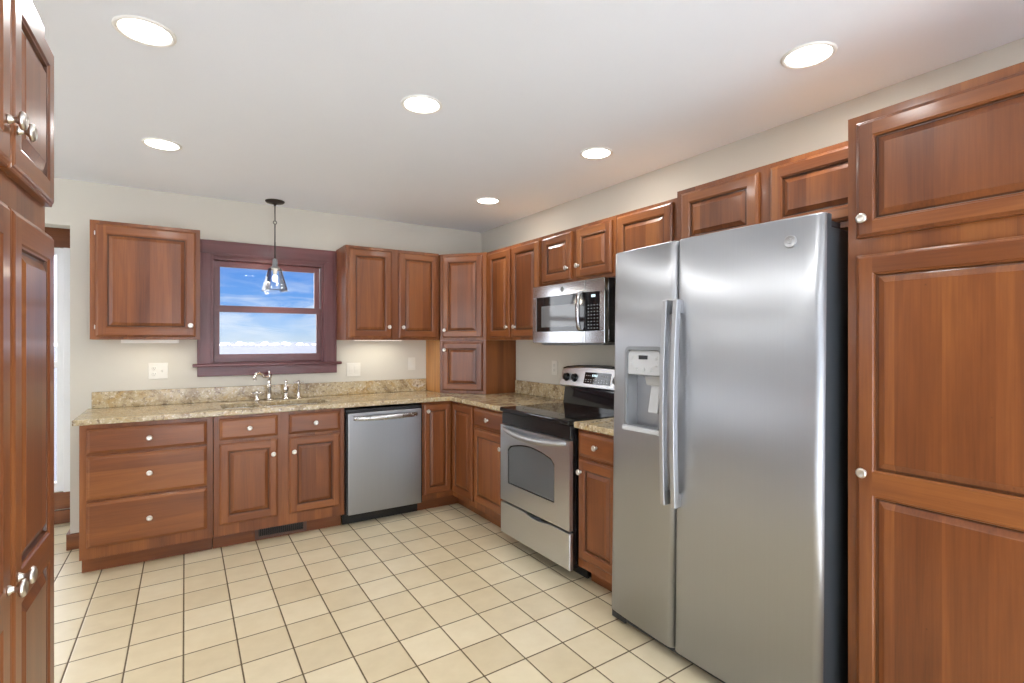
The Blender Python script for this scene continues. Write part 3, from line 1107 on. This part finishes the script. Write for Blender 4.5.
def stove():
    # local frame: x along the front (left to right as seen), front at y=0, facing -y
    y1, y0 = 3.016, 2.276
    xf = 1.862
    t = thing('stove', 'freestanding electric stove in stainless steel with black glass top', 'stove', (xf, y1, 0), -PI / 2)
    w = y1 - y0
    D = XR - xf - .055
    b = MB()
    b.box(.004, .004, .088, w - .004, D, .8985)
    b.build('body', M['black'], t, bevel=.003)
    for x in (.04, w - .04):
        for y in (.16, D - .06):
            b = MB()
            b.lathe((x, y, 0), [(.018, 0), (.018, .008), (.012, .010), (.012, .0879)], 2, 12)
            b.build('foot', M['black'], t)
    b = MB(); b.box(.006, .115, .008, w - .006, .130, .0875)
    b.build('kick_plate', M['black'], t)
    # cooktop
    b = MB()
    b.box(-.002, -.030, .900, w + .002, D - .075, .928)
    ct = b.build('cooktop', M['glassblack'], t, bevel=.008, seg=3)
    ringm = plain('burner_ring_print', srgb(70, 70, 72), .2)
    for (x, y, r) in ((.20, .15, .105), (.55, .15, .08), (.20, .42, .08), (.55, .42, .105)):
        b = MB()
        b.lathe((x, y, .9285), [(r, 0), (r, .0002), (r - .003, .0002), (r - .003, 0)], 2, 40, cap=False)
        b.build('burner', ringm, ct)
    b = MB(); b.box(.002, -.012, .816, w - .002, .0035, .8985)
    b.build('front_trim', M['black'], t, bevel=.004)
    # oven door with arched window
    dz0, dz1 = .306, .812
    b = MB()
    yd = -.022
    wx0, wx1, wz0, wz1, arch = .098, w - .155, .430, .665, .052
    wx0, wx1 = .088, w - .140
    N = 16
    top = [(wx0 + (wx1 - wx0) * i / N, wz1 + arch * math.sin(PI * (.06 + .88 * i / N)) - .02 * (1 if i in (0, N) else 0)) for i in range(N + 1)]
    # front face round the window: strips
    b.quad([(0, yd, dz0), (wx0, yd, dz0), (wx0, yd, dz1), (0, yd, dz1)])
    b.quad([(wx1, yd, dz0), (w, yd, dz0), (w, yd, dz1), (wx1, yd, dz1)])
    b.quad([(wx0, yd, dz0), (wx1, yd, dz0), (wx1, yd, wz0), (wx0, yd, wz0)])
    for i in range(N):
        (a, za), (c, zc) = top[i], top[i + 1]
        b.quad([(a, yd, za), (c, yd, zc), (c, yd, dz1), (a, yd, dz1)])
        b.quad([(a, yd, za), (c, yd, zc), (c, yd + .006, zc), (a, yd + .006, za)])
    b.quad([(wx0, yd, wz0), (wx1, yd, wz0), (wx1, yd + .006, wz0), (wx0, yd + .006, wz0)])
    b.quad([(wx0, yd, wz0), (wx0, yd, top[0][1]), (wx0, yd + .006, top[0][1]), (wx0, yd + .006, wz0)])
    b.quad([(wx1, yd, wz0), (wx1, yd, top[-1][1]), (wx1, yd + .006, top[-1][1]), (wx1, yd + .006, wz0)])
    # edges
    b.quad([(0, yd, dz0), (0, yd, dz1), (0, .003, dz1), (0, .003, dz0)])
    b.quad([(w, yd, dz0), (w, yd, dz1), (w, .003, dz1), (w, .003, dz0)])
    b.quad([(0, yd, dz1), (w, yd, dz1), (w, .003, dz1), (0, .003, dz1)])
    b.quad([(0, yd, dz0), (w, yd, dz0), (w, .003, dz0), (0, .003, dz0)])
    b.quad([(0, .003, dz0), (w, .003, dz0), (w, .003, dz1), (0, .003, dz1)])
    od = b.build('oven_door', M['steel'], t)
    b = MB()
    b.f = []
    ring_o = [(wx0, wz0), (wx1, wz0)] + list(reversed(top))
    cx, cz = (wx0 + wx1) / 2, (wz0 + wz1) / 2
    ins = lambda k: [(cx + (x - cx) * (1 - k), cz + (z - cz) * (1 - k * 1.6)) for x, z in ring_o]
    r0, r1 = ins(0.0), ins(.035)
    n = len(r0)
    for i in range(n):
        j = (i + 1) % n
        b.quad([(r0[i][0], yd + .004, r0[i][1]), (r0[j][0], yd + .004, r0[j][1]), (r1[j][0], yd + .005, r1[j][1]), (r1[i][0], yd + .005, r1[i][1])], 1)
    b.quad([(x, yd + .005, z) for x, z in r1], 0)
    b.build('window', [M['ovenglass'], M['black']], od, label='grey oven window with an arched top')
    # handle: broad bowed bar
    b = MB()
    L = []
    n = 28
    for i in range(n + 1):
        u = i / n
        x = .035 + (w - .070) * u
        bow = math.sin(PI * u)
        y = yd - .002 - .042 * bow ** .45
        z = .792 - .026 * bow
        h = .010 + .010 * bow ** .5
        L.append([(x, y + .012, z - h), (x, y, z - h * .85), (x, y - .007, z), (x, y, z + h * .85), (x, y + .012, z + h), (x, y + .014, z)])
    b.loops(L, 0, True, True, True)
    b.build('handle', M['steel_grip'], od)
    # storage drawer, recessed finger pull
    b = MB()
    L = [(0, .085), (w, .085), (w, .293)]
    for i in range(9):
        u = 1 - i / 8
        L.append((w * (.38 + .34 * u), 0.293 - .016 * math.sin(PI * (i / 8))))
    L.append((0, .293))
    n = len(L)
    b.loops([[(x, .003, z) for x, z in L], [(x, yd + .006, z) for x, z in L], [(w / 2 + (x - w / 2) * .99, yd, .17 + (z - .17) * .975) for x, z in L]], 0, False, True, True)
    b.build('storage_drawer', M['steel'], t)
    # backguard
    D2 = D
    b = MB()
    b.prism_x([(D - .075, .890), (D, .890), (D, 1.075), (D - .050, 1.075)], .004, w - .004)
    b.build('backguard', M['glassblack'], t, bevel=.003)
    b = MB()
    N = 18
    fr, tp = [], []
    ptsL = []
    # steel control panel with gently arched top
    zb = 1.046
    def ztop(u): return 1.176 + .028 * math.sin(PI * min(1, max(0, u))) ** .55
    Ls = []
    for i in range(N + 1):
        u = i / N
        x = -.002 + (w + .004) * u
        zt = ztop(u)
        Ls.append([(x, D - .082, zb), (x, D - .100, zb + .014), (x, D - .070, zt - .012), (x, D - .058, zt), (x, D - .002, zt), (x, D - .002, zb)])
    b.loops(Ls, 0, False, True, True)
    cp = b.build('control_panel', M['steel'], t, bevel=.003)
    # thin black cap line on top
    b = MB()
    Ls = []
    for i in range(N + 1):
        u = i / N
        x = -.002 + (w + .004) * u
        zt = ztop(u)
        Ls.append([(x, D - .062, zt - .002), (x, D - .060, zt + .006), (x, D - .002, zt + .006), (x, D - .002, zt - .002)])
    b.loops(Ls, 0, False, True, True)
    b.build('top_cap', M['black'], t)
    # tilt of the fascia
    a = Vector((D - .100, zb + .014)); c = Vector((D - .070, 1.178))
    tn = (c - a).normalized()
    nrm = Vector((-tn.y, tn.x))   # toward -y
    if nrm.x > 0: nrm = -nrm
    def fp(u, v, out):      # u along x, v metres up the fascia
        q = a + tn * v + nrm * out
        return (u, q.x, q.y)
    def fpad(m, u0, u1, v0, v1, o0, o1, mi=0):
        P = [fp(u0, v0, o0), fp(u1, v0, o0), fp(u1, v1, o0), fp(u0, v1, o0)]
        Q = [fp(u0 + .001, v0 + .001, o1), fp(u1 - .001, v0 + .001, o1), fp(u1 - .001, v1 - .001, o1), fp(u0 + .001, v1 - .001, o1)]
        m.loops([P, Q], mi, False, True, True)
    b = MB()
    fpad(b, .262, .520, .024, .104, .0008, .004)
    disp = b.build('display', M['glassblack'], cp)
    b = MB()
    for row, v in enumerate((.036, .050)):
        for k in range(9):
            u0 = .276 + k * .026
            fpad(b, u0, u0 + .013, v, v + .005, .0042, .0048)
    for k in range(3):
        fpad(b, .276 + k * .018, .286 + k * .018, .078, .083, .0042, .0048)
        fpad(b, .440 + k * .022, .452 + k * .022, .078, .083, .0042, .0048)
    b.build('markings', M['lgrey'], disp)
    b = MB()
    for k in range(4):
        fpad(b, .340 + k * .014, .348 + k * .014, .074, .090, .0042, .0048)
    b.build('digits', M['led'], disp, label='lit pale digits')
    for u in (.070, .160, w - .160, w - .070):
        b = MB()
        base = [Vector(fp(u, .058, 0.001))]
        ax_n = Vector((0, nrm.x, nrm.y)); ax_t = Vector((0, tn.x, tn.y)); ax_u = Vector((1, 0, 0))
        rings = []
        for r, h in ((.030, 0), (.030, .004), (.025, .006), (.023, .020), (.020, .024), (.0005, .024)):
            rings.append([base[0] + ax_n * h + ax_u * r * math.cos(2 * PI * k / 24) + ax_t * r * math.sin(2 * PI * k / 24) for k in range(24)])
        b.loops(rings, 0, True, True, True)
        # grip bar
        P = []
        for hh in (.020, .031):
            P.append([base[0] + ax_n * hh + ax_u * s1 * .006 + ax_t * s2 * .021 for s1, s2 in ((-1, -1), (1, -1), (1, 1), (-1, 1))])
        b.loops(P, 0, False, True, True)
        b.build('knob', M['black'], cp)
stove()

def microwave():
    y1, y0 = 3.014, 2.278
    xf, xb = 2.105, XR - .004
    z0, z1 = 1.362, 1.752
    t = thing('microwave', 'over-the-range microwave in stainless steel mounted above the stove', 'microwave', (xf, y1, z0), -PI / 2)
    w, D, h = y1 - y0, xb - xf, z1 - z0
    b = MB(); b.box(.003, .034, .006, w - .003, D, h)
    b.build('body', M['black'], t, bevel=.003)
    b = MB(); b.box(.05, .04, -.012, w - .05, D - .05, .0055)
    for i in range(10):
        b.box(.06 + i * .03, .05, -.016, .075 + i * .03, .12, -.012)
    b.build('vent_grille', M['mgrey'], t, bevel=.002)
    # front fascia: one steel frame round the dark glass
    gx0, gx1, gz0, gz1 = .045, w - .045, .075, h - .078
    b = MB()
    dx = w - .175      # split between door and control side
    b.box(0, 0, 0, dx, .033, gz0); b.box(0, 0, gz1, dx, .033, h)
    b.box(0, 0, gz0, gx0, .033, gz1)
    d = b.build('door', M['steel_bright'], t, bevel=.003)
    b = MB(); b.box(gx0, .004, gz0, dx, .033, gz1)
    b.build('window_surround', M['glassblack'], d, bevel=.001)
    b = MB(); b.box(gx0 + .055, .0022, gz0 + .032, dx - .085, .0038, gz1 - .062)
    b.build('window', M['mwglass'], d, label='grey mesh window of the microwave door')
    # control side
    b = MB()
    b.box(dx + .002, 0, 0, w, .033, gz0); b.box(dx + .002, 0, gz1, w, .033, h)
    b.box(gx1, 0, gz0, w, .033, gz1)
    b.build('side_frame', M['steel_bright'], t, bevel=.003)
    b = MB(); b.box(dx + .002, .004, gz0, gx1, .033, gz1)
    cp = b.build('control_panel', M['glassblack'], t, bevel=.001)
    b = MB()
    for r in range(8):
        for c in range(4):
            x = dx + .022 + c * .027
            z = gz0 + .014 + r * .020
            b.box(x, .0030, z, x + .011, .0039, z + .005)
    b.build('keypad', M['mgrey'], cp)
    b = MB(); b.box(dx + .055, .0030, gz1 - .032, dx + .090, .0039, gz1 - .017)
    b.build('display', M['led'], cp)
    # logo badge
    b = MB()
    b.lathe((.335, 0.0, h - .040), [(.018, -.0005), (.018, -.002), (.016, -.0025), (.015, -.0018), (.0005, -.0018)], 1, 24)
    b.build('badge', M['mgrey'], d)
    # handle
    b = MB()
    L = []
    n = 20
    for i in range(n + 1):
        u = i / n
        z = gz0 - .002 + (gz1 - gz0 + .012) * u
        bow = max(0, math.sin(PI * u)) ** .22
        y = .002 - .034 * bow
        x = dx - .032
        q = .015
        L.append([(x - q, y, z), (x - q * .8, y - .008, z), (x + q * .8, y - .008, z), (x + q, y, z), (x + q * .8, y + .006, z), (x - q * .8, y + .006, z)])
    b.loops(L, 0, True, True, True)
    b.build('handle', M['steel_bright'], d)
microwave()

def fridge():
    yl, yr = 1.900, .904
    ym = 1.497
    xf = 1.788
    t = thing('refrigerator', 'large side-by-side stainless steel refrigerator with water dispenser', 'refrigerator', (xf, yl, .011), -PI / 2)
    t.rotation_euler = (-math.radians(.92), 0, -PI / 2)
    w = yl - yr
    s = yl - ym
    Z0, Z1 = .046, 1.797
    TH = .055
    def prof(x):     # front surface y at x: gentle bulge
        u = (x / w) * 2 - 1
        return -.022 * (1 - u * u)
    b = MB()
    b.box(.008, TH + .012, .03, w - .008, XR - xf - .045, 1.758)
    b.build('body', M['dgrey'], t, bevel=.004)
    b = MB(); b.box(.02, TH * .4, .012, w - .02, TH + .011, .050)
    for i in range(2):
        b.box(.02, TH * .35, .018 + .014 * i, w - .02, TH * .4, .024 + .014 * i)
    b.box(.0, TH * .3, .006, .09, TH * .9, .048)
    b.build('base_grille', M['blackmat'], t, bevel=.002)
    for x in (.05, w - .05):
        for y, dz in ((TH + .06, -.009), (XR - xf - .10, 0)):
            b = MB()
            b.lathe((x, y, 0), [(.02, dz), (.02, .012), (.012, .014), (.012, .0299)], 2, 14)
            b.build('foot', M['black'], t)
        b = MB()
        b.box(x - .04, .058, 1.7585, x + .04, .14, 1.780)
        b.build('hinge_cover', M['blackmat'], t, bevel=.004)
    def panel(name, x0, x1, hole=None):
        """door with bulged front, rounded vertical edges, optional recess"""
        R = .026
        xs = []
        n = 5
        xs = [(x0 + R * (1 - math.cos(PI / 2 * i / n)), R * (1 - math.sin(PI / 2 * i / n))) for i in range(n + 1)]
        inner = []
        if hole:
            hx = sorted({hole[0], hole[2]})
        else:
            hx = []
        k = 14
        mids = [x0 + R + (x1 - x0 - 2 * R) * i / k for i in range(1, k)]
        mids = [m_ for m_ in mids if all(abs(m_ - q) > .008 for q in hx)] + hx
        mids.sort()
        cols = xs + [(m_, 0) for m_ in mids] + [(x1 - R * (1 - math.cos(PI / 2 * i / n)), R * (1 - math.sin(PI / 2 * i / n))) for i in reversed(range(n + 1))]
        cols = [(x, prof(x) + dy) for x, dy in cols]
        zr = .006
        zs = [Z0, Z0 + zr] + ([hole[1], hole[3]] if hole else []) + [Z1 - zr, Z1]
        b = MB()
        def yo(z):
            return zr if z in (Z0, Z1) else 0
        for i in range(len(cols) - 1):
            for j in range(len(zs) - 1):
                (xa, ya), (xc, yc) = cols[i], cols[i + 1]
                if hole and xa >= hole[0] - 1e-6 and xc <= hole[2] + 1e-6 and zs[j] >= hole[1] - 1e-6 and zs[j + 1] <= hole[3] + 1e-6:
                    continue
                b.quad([(xa, ya + yo(zs[j]), zs[j]), (xc, yc + yo(zs[j]), zs[j]), (xc, yc + yo(zs[j + 1]), zs[j + 1]), (xa, ya + yo(zs[j + 1]), zs[j + 1])], 0, True)
        for z in (Z0, Z1):
            b.quad([(x, y + yo(z), z) for x, y in cols] + [(x1, TH, z), (x0, TH, z)], 0)
        for x, y in (cols[0], cols[-1]):
            b.quad([(x, y + zr, Z0), (x, y, Z0 + zr), (x, y, Z1 - zr), (x, y + zr, Z1), (x, TH, Z1), (x, TH, Z0)], 1)
        b.quad([(x0, TH, Z0), (x1, TH, Z0), (x1, TH, Z1), (x0, TH, Z1)], 0)
        return b.build(name, [M['steel_door'], M['dgrey']], t)
    # dispenser opening
    hx0, hx1, hz0, hz1 = .104, .324, .963, 1.327
    dl = panel('door', .0, s - .004, (hx0, hz0, hx1, hz1))
    dr = panel('door', s + .004, w)
    dl['label'] = 'narrow left freezer door with the dispenser'
    dr['label'] = 'wide right door with a round badge'
    yf = lambda x: prof(x)
    # dispenser: housing liner, control fascia, lever, tray
    dp = .10
    b = MB()
    y0_ = yf((hx0 + hx1) / 2)
    a, c = hx0, hx1
    zsplit = 1.205
    # recess walls
    yo0, yo1 = yf(a) + .001, yf(c) + .001
    b.quad([(a, yo0, hz0), (a, yo0, zsplit), (a + .015, y0_ + dp, zsplit), (a + .015, y0_ + dp, hz0)])
    b.quad([(c, yo1, hz0), (c, yo1, zsplit), (c - .015, y0_ + dp, zsplit), (c - .015, y0_ + dp, hz0)])
    b.quad([(a + .015, y0_ + dp, hz0), (c - .015, y0_ + dp, hz0), (c - .015, y0_ + dp, zsplit), (a + .015, y0_ + dp, zsplit)])
    b.quad([(a, yo0, zsplit), (c, yo1, zsplit), (c - .015, y0_ + dp, zsplit), (a + .015, y0_ + dp, zsplit)])
    b.quad([(a, yo0, hz0), (c, yo1, hz0), (c - .015, y0_ + dp, hz0), (a + .015, y0_ + dp, hz0)])
    hs = b.build('dispenser', plain('dispenser_liner', srgb(150, 153, 156), .3), dl)
    b = MB()
    # rounded bezel
    def rr(i, y, r=.02, n=5):
        pts = []
        for (cx, cz, sN) in ((c - i - r, hz1 - i - r, 0), (a + i + r, hz1 - i - r, 1), (a + i + r, hz0 + i + r, 2), (c - i - r, hz0 + i + r, 3)):
            for k in range(n + 1):
                th_ = PI / 2 * (sN + k / n)
                x = cx + r * math.cos(th_)
                pts.append((x, y + yf(x), cz + r * math.sin(th_)))
        return pts
    b.loops([rr(-.012, .002, .03), rr(-.011, -.003, .03), rr(.004, -.004, .022), rr(.008, .006, .02)], 0, False)
    b.build('dispenser_bezel', M['mgrey'], dl)
    b = MB()
    b.loops([[(x, y, z) for x, y, z in ((a + .006, yf(a) + .012, zsplit), (c - .006, yf(c) + .012, zsplit), (c - .006, yf(c) + .012, hz1 - .004), (a + .006, yf(a) + .012, hz1 - .004))],
             [(x, y, z) for x, y, z in ((a + .008, yf(a) + .003, zsplit + .002), (c - .008, yf(c) + .003, zsplit + .002), (c - .008, yf(c) + .003, hz1 - .03), (a + .008, yf(a) + .003, hz1 - .03))]], 0, False, True, True)
    fa = b.build('control_fascia', M['lgrey'], dl, bevel=.002)
    b = MB()
    b.box(.186, yf(.2) + .0005, 1.279, .240, yf(.2) + .004, 1.297)
    b.build('display', M['black'], dl)
    for k, (x, z) in enumerate(((.137, 1.285), (.137, 1.255), (.292, 1.285), (.292, 1.255), (.168, 1.232), (.214, 1.232), (.262, 1.232))):
        b = MB()
        b.lathe((x, yf(x) + .0035, z), [(.009, 0), (.009, -.0022), (.007, -.0026), (.0003, -.0026)], 1, 16)
        b.build('button', M['lgrey'], dl)
    b = MB()
    b.prism_x([(y0_ + .025, 1.204), (y0_ + .075, 1.204), (y0_ + .070, 1.160), (y0_ + .035, 1.160)], .202, .297)
    b.prism_x([(y0_ + .045, 1.165), (y0_ + .062, 1.165), (y0_ + .034, 1.035), (y0_ + .024, 1.035)], .224, .280)
    b.build('lever', M['lgrey'], dl, bevel=.004)
    b = MB()
    tr = []
    for x, r_ in ((a - .006, 0), (c + .006, 0)):
        pass
    b.box(a - .004, y0_ - .018, hz0 - .018, c + .004, y0_ + .02, hz0 + .004)
    b.build('drip_tray', M['lgrey'], dl, bevel=.006, seg=3)
    b = MB()
    for i in range(9):
        b.box(a + .02, y0_ + .024 + i * .008, hz0 + .001, c - .02, y0_ + .027 + i * .008, hz0 + .006)
    b.build('drip_grate', M['mgrey'], dl)
    # badge
    bx = w - .106
    b = MB()
    yb = yf(bx)
    b.lathe((bx, yb, 1.712), [(.022, .003), (.022, -.003), (.020, -.004), (.018, -.0028), (.0005, -.0028)], 1, 30)
    b.tube([(bx + .010 * math.cos(q) * (1 - q / 14), yb - .0035, 1.712 + .010 * math.sin(q) * (1 - q / 14)) for q in [i * .4 for i in range(20)]], .0011, 6)
    b.build('badge', M['steel_grip'], dr)
    # handles: broad blades either side of the gap
    for dd, x0_, x1_, sgn in ((dl, s - .042, s - .014, 1), (dr, s + .014, s + .042, -1)):
        b = MB()
        za, zb_ = .662, 1.538
        L = []
        n = 36
        for i in range(n + 1):
            u = i / n
            z = za + (zb_ - za) * u
            bow = min(1, math.sin(PI * u) * 1.6)
            e = min(u, 1 - u) * n
            out = .040 + .014 * math.sin(PI * u)
            y = yf(s) - out
            th2 = .026
            L.append([(x0_, y + th2, z), (x0_ + .003, y, z), (x1_ - .003, y, z), (x1_, y + th2, z)])
        b.loops(L, 0, False, True, True)
        # mounts at the ends
        for z in (za, zb_ - .06):
            b.box(x0_ + .002, yf(s) - .038, z + .001, x1_ - .002, yf(s) + .003, z + .059)
        b.build('handle', M['steel_grip'], dd, bevel=.003)
fridge()

# ------------------------------------------------------------------ lights
def downlight(x, y, label):
    t = thing('recessed_light', label, 'ceiling light', (x, y, H), 0, 'recessed ceiling lights')
    b = MB()
    b.lathe((0, 0, 0), [(.092, -.0005), (.092, -.004), (.086, -.008), (.078, -.006), (.074, -.0005)], 2, 40, cap=False)
    b.build('trim_ring', M['white'], t)
    b = MB()
    b.lathe((0, 0, 0), [(.076, -.0035), (.070, -.0055), (.0005, -.0065)], 2, 40, cap=True)
    b.build('lens', M['lens'], t)
    l = bpy.data.lights.new('lamp_light', 'AREA')
    l.shape = 'DISK'
    l.size = .15
    l.energy = LAMP_W
    l.color = (1, .99, .98)
    lo = bpy.data.objects.new('lamp_light', l)
    COL.objects.link(lo)
    lo.parent = t
    lo.location = (0, 0, -.012)
for x, y, lb in ((-.098, 2.187, 'large recessed ceiling light nearest the left pantry cabinet'),
                 (-.077, 3.388, 'recessed ceiling light over the drawers left of the window'),
                 (.920, 2.190, 'recessed ceiling light in the middle of the kitchen ceiling'),
                 (1.971, 3.414, 'farthest recessed ceiling light, by the corner of the room'),
                 (1.990, 2.222, 'recessed ceiling light above the stove side of the room'),
                 (1.976, 1.036, 'recessed ceiling light above the refrigerator and right pantry')):
    downlight(x, y, lb)
for x, y, lb in ((.95, 1.0, 'added recessed ceiling light above the middle of the floor, out of view'),
                 (.95, -.3, 'added recessed ceiling light behind the camera in the middle'),
                 (1.976, -.3, 'added recessed ceiling light behind the camera at the right'),
                 (-2.1, .6, 'added recessed ceiling light in the unseen side room'),
                 (-2.1, 2.6, 'added recessed ceiling light in the unseen side room near the nook')):
    downlight(x, y, lb)  # extra lights out of view, added to brighten the room

def pendant():
    x, y = .615, 4.305
    t = thing('pendant_lamp', 'small pendant lamp with rippled glass shade hanging before the window', 'pendant lamp', (x, y, H))
    b = MB()
    b.lathe((0, 0, 0), [(.0685, 0), (.0685, -.006), (.06, -.014), (.03, -.020), (.010, -.026), (.008, -.036), (.0005, -.037)], 2, 32)
    b.build('canopy', M['bronze'], t)
    b = MB()
    b.tube([(0, 0, -.03), (0, 0, -.150)], .0042, 8)
    b.tube([(.012 * math.cos(q), 0, -.163 + .012 * math.sin(q)) for q in [i * PI / 8 for i in range(17)]], .003, 8)
    b.tube([(0, 0, -.176), (0, 0, -.288)], .0042, 8)
    b.tube([(0, .010 * math.cos(q), -.298 + .010 * math.sin(q)) for q in [i * PI / 8 for i in range(17)]], .003, 8)
    b.tube([(0, 0, -.308), (0, 0, -.45)], .005, 8)
    b.build('stem', M['bronze'], t)
    b = MB()
    b.lathe((0, 0, 0), [(.006, -.435), (.016, -.445), (.018, -.47), (.020, -.495), (.034, -.506), (.036, -.514), (.016, -.516), (.015, -.555), (.0005, -.556)], 2, 24)
    b.build('socket', M['mgrey'], t)
    # square flared shade of rippled glass, thin walled
    b = MB()
    def sq(h, z, r):
        pts = []
        n = 4
        for (sx, sy, q) in ((1, 1, 0), (-1, 1, 1), (-1, -1, 2), (1, -1, 3)):
            for k in range(n + 1):
                th_ = PI / 2 * (q + k / n)
                pts.append((sx * (h - r) + r * math.cos(th_), sy * (h - r) + r * math.sin(th_), z))
        return [(px * math.cos(.35) - py * math.sin(.35), px * math.sin(.35) + py * math.cos(.35), z) for px, py, z in pts]
    pr = []
    n = 14
    for i in range(n + 1):
        u = i / n
        z = -.512 - .172 * u
        h = .042 + .034 * u + .0018 * math.sin(u * 40)
        pr.append((h, z))
    L = [sq(.020, -.508, .019)] + [sq(h, z, .030) for h, z in pr] + [sq(pr[-1][0] - .003, pr[-1][1], .028)] + [sq(h - .003, z, .028) for h, z in reversed(pr)]
    b.loops(L, 0, True)
    b.build('lamp_shade', M['shade'], t)
    b = MB(); b.sphere((0, 0, -.588), .017, sz=1.5)
    b.build('bulb', M['bulb'], t)
    l = bpy.data.lights.new('pendant_light', 'POINT')
    l.energy = 2.0
    l.color = (1, .85, .65)
    l.shadow_soft_size = .03
    lo = bpy.data.objects.new('pendant_light', l)
    COL.objects.link(lo)
    lo.parent = t
    lo.location = (0, 0, -.640)
pendant()

def strip_light(x, y, z, sx, w):
    l = bpy.data.lights.new('strip_light', 'AREA')
    l.shape = 'RECTANGLE'
    l.size = sx
    l.size_y = .05
    l.energy = w
    l.color = (1, .94, .82)
    lo = bpy.data.objects.new('strip_light', l)
    COL.objects.link(lo)
    lo.location = (x, y, z)
strip_light(-.16, 4.28, 1.358, .29, .35)
strip_light(1.42, 4.29, 1.358, .38, .55)

# ------------------------------------------------------------------ plates on the wall
def plate(label, x, y, z, rz, gangs, kinds):
    t = thing('wall_plate', label, 'switch plate' if 'toggle' in kinds or 'rocker' in kinds else 'outlet', (x, y, z), rz)
    w = .070 + .046 * (gangs - 1)
    b = MB(); b.box(-w / 2, -.006, -.057, w / 2, 0, .057)
    b.build('cover', M['ivory'], t, bevel=.003)
    for i, k in enumerate(kinds):
        cx = (i - (gangs - 1) / 2) * .046
        if k == 'toggle':
            b = MB(); b.box(cx - .005, -.0068, -.012, cx + .005, -.006, .012)
            b.prism_x([(-.0068, -.004), (-.018, .004), (-.016, .010), (-.0068, .006)], cx - .004, cx + .004)
            b.build('switch', M['ivory'], t, bevel=.0008)
        elif k == 'rocker':
            b = MB(); b.prism_x([(-.0055, -.033), (-.0075, -.033), (-.0105, .0), (-.0085, .033), (-.0055, .033)], cx - .0165, cx + .0165)
            b.build('switch', M['ivory'], t, bevel=.0008)
        else:
            for dz in (-.02, .02):
                b = MB()
                b.lathe((cx, -.006, dz), [(.0165, 0), (.0165, -.0015), (.015, -.002), (.0003, -.002)], 1, 20)
                b2 = b.build('receptacle', M['ivory'], t)
                s = MB()
                for q in (-.006, .006):
                    s.box(cx + q - .001, -.0086, dz - .002, cx + q + .001, -.0081, dz + .006)
                s.lathe((cx, -.0081, dz - .008), [(.002, 0), (.002, -.0004), (.0002, -.0004)], 1, 10)
                s.build('slot', M['slot'], b2)
plate('white double plate with outlet and switch under the left wall cabinet', -.124, YB, 1.163, 0, 2, ['outlet', 'toggle'])
plate('white double rocker switch plate just right of the window', 1.252, YB, 1.133, 0, 2, ['rocker', 'rocker'])
plate('white single plate on the back wall near the corner cupboard', 1.775, YB, 1.170, 0, 1, ['rocker'])
plate('pale single outlet on the right wall left of the stove control panel', XR, 3.275, 1.165, -PI / 2, 1, ['outlet'])

# ------------------------------------------------------------------ outdoors
def outdoors():
    b = MB(); b.box(-600, 6.5, -.9, 700, 1200, -.7)
    b.build('ground_outside', M['field'], kind='structure')
    b = MB(); b.box(-600, -600, -.9, 700, 6.5, -.75)
    b.build('ground_near', M['snow'], kind='structure')  # near ground kept white to bounce light through the added windows
    b = MB()
    rnd = random.Random(3)
    for i in range(150):
        x = -60 + i * 1.9 + rnd.uniform(-.9, .9)
        y = 290 + rnd.uniform(-15, 15)
        r = rnd.uniform(.7, 2.0)
        hgt = rnd.uniform(.3, .6) * r
        b.sphere((x, y, -.7 + hgt * .8), r, sz=hgt / r, seg=8, rings=5)
    o = b.build('hedge_row', M['twig'], kind='stuff')
    o['label'] = 'faint frosted hedge line far across the snowy field outside'
    o['category'] = 'hedge'
outdoors()
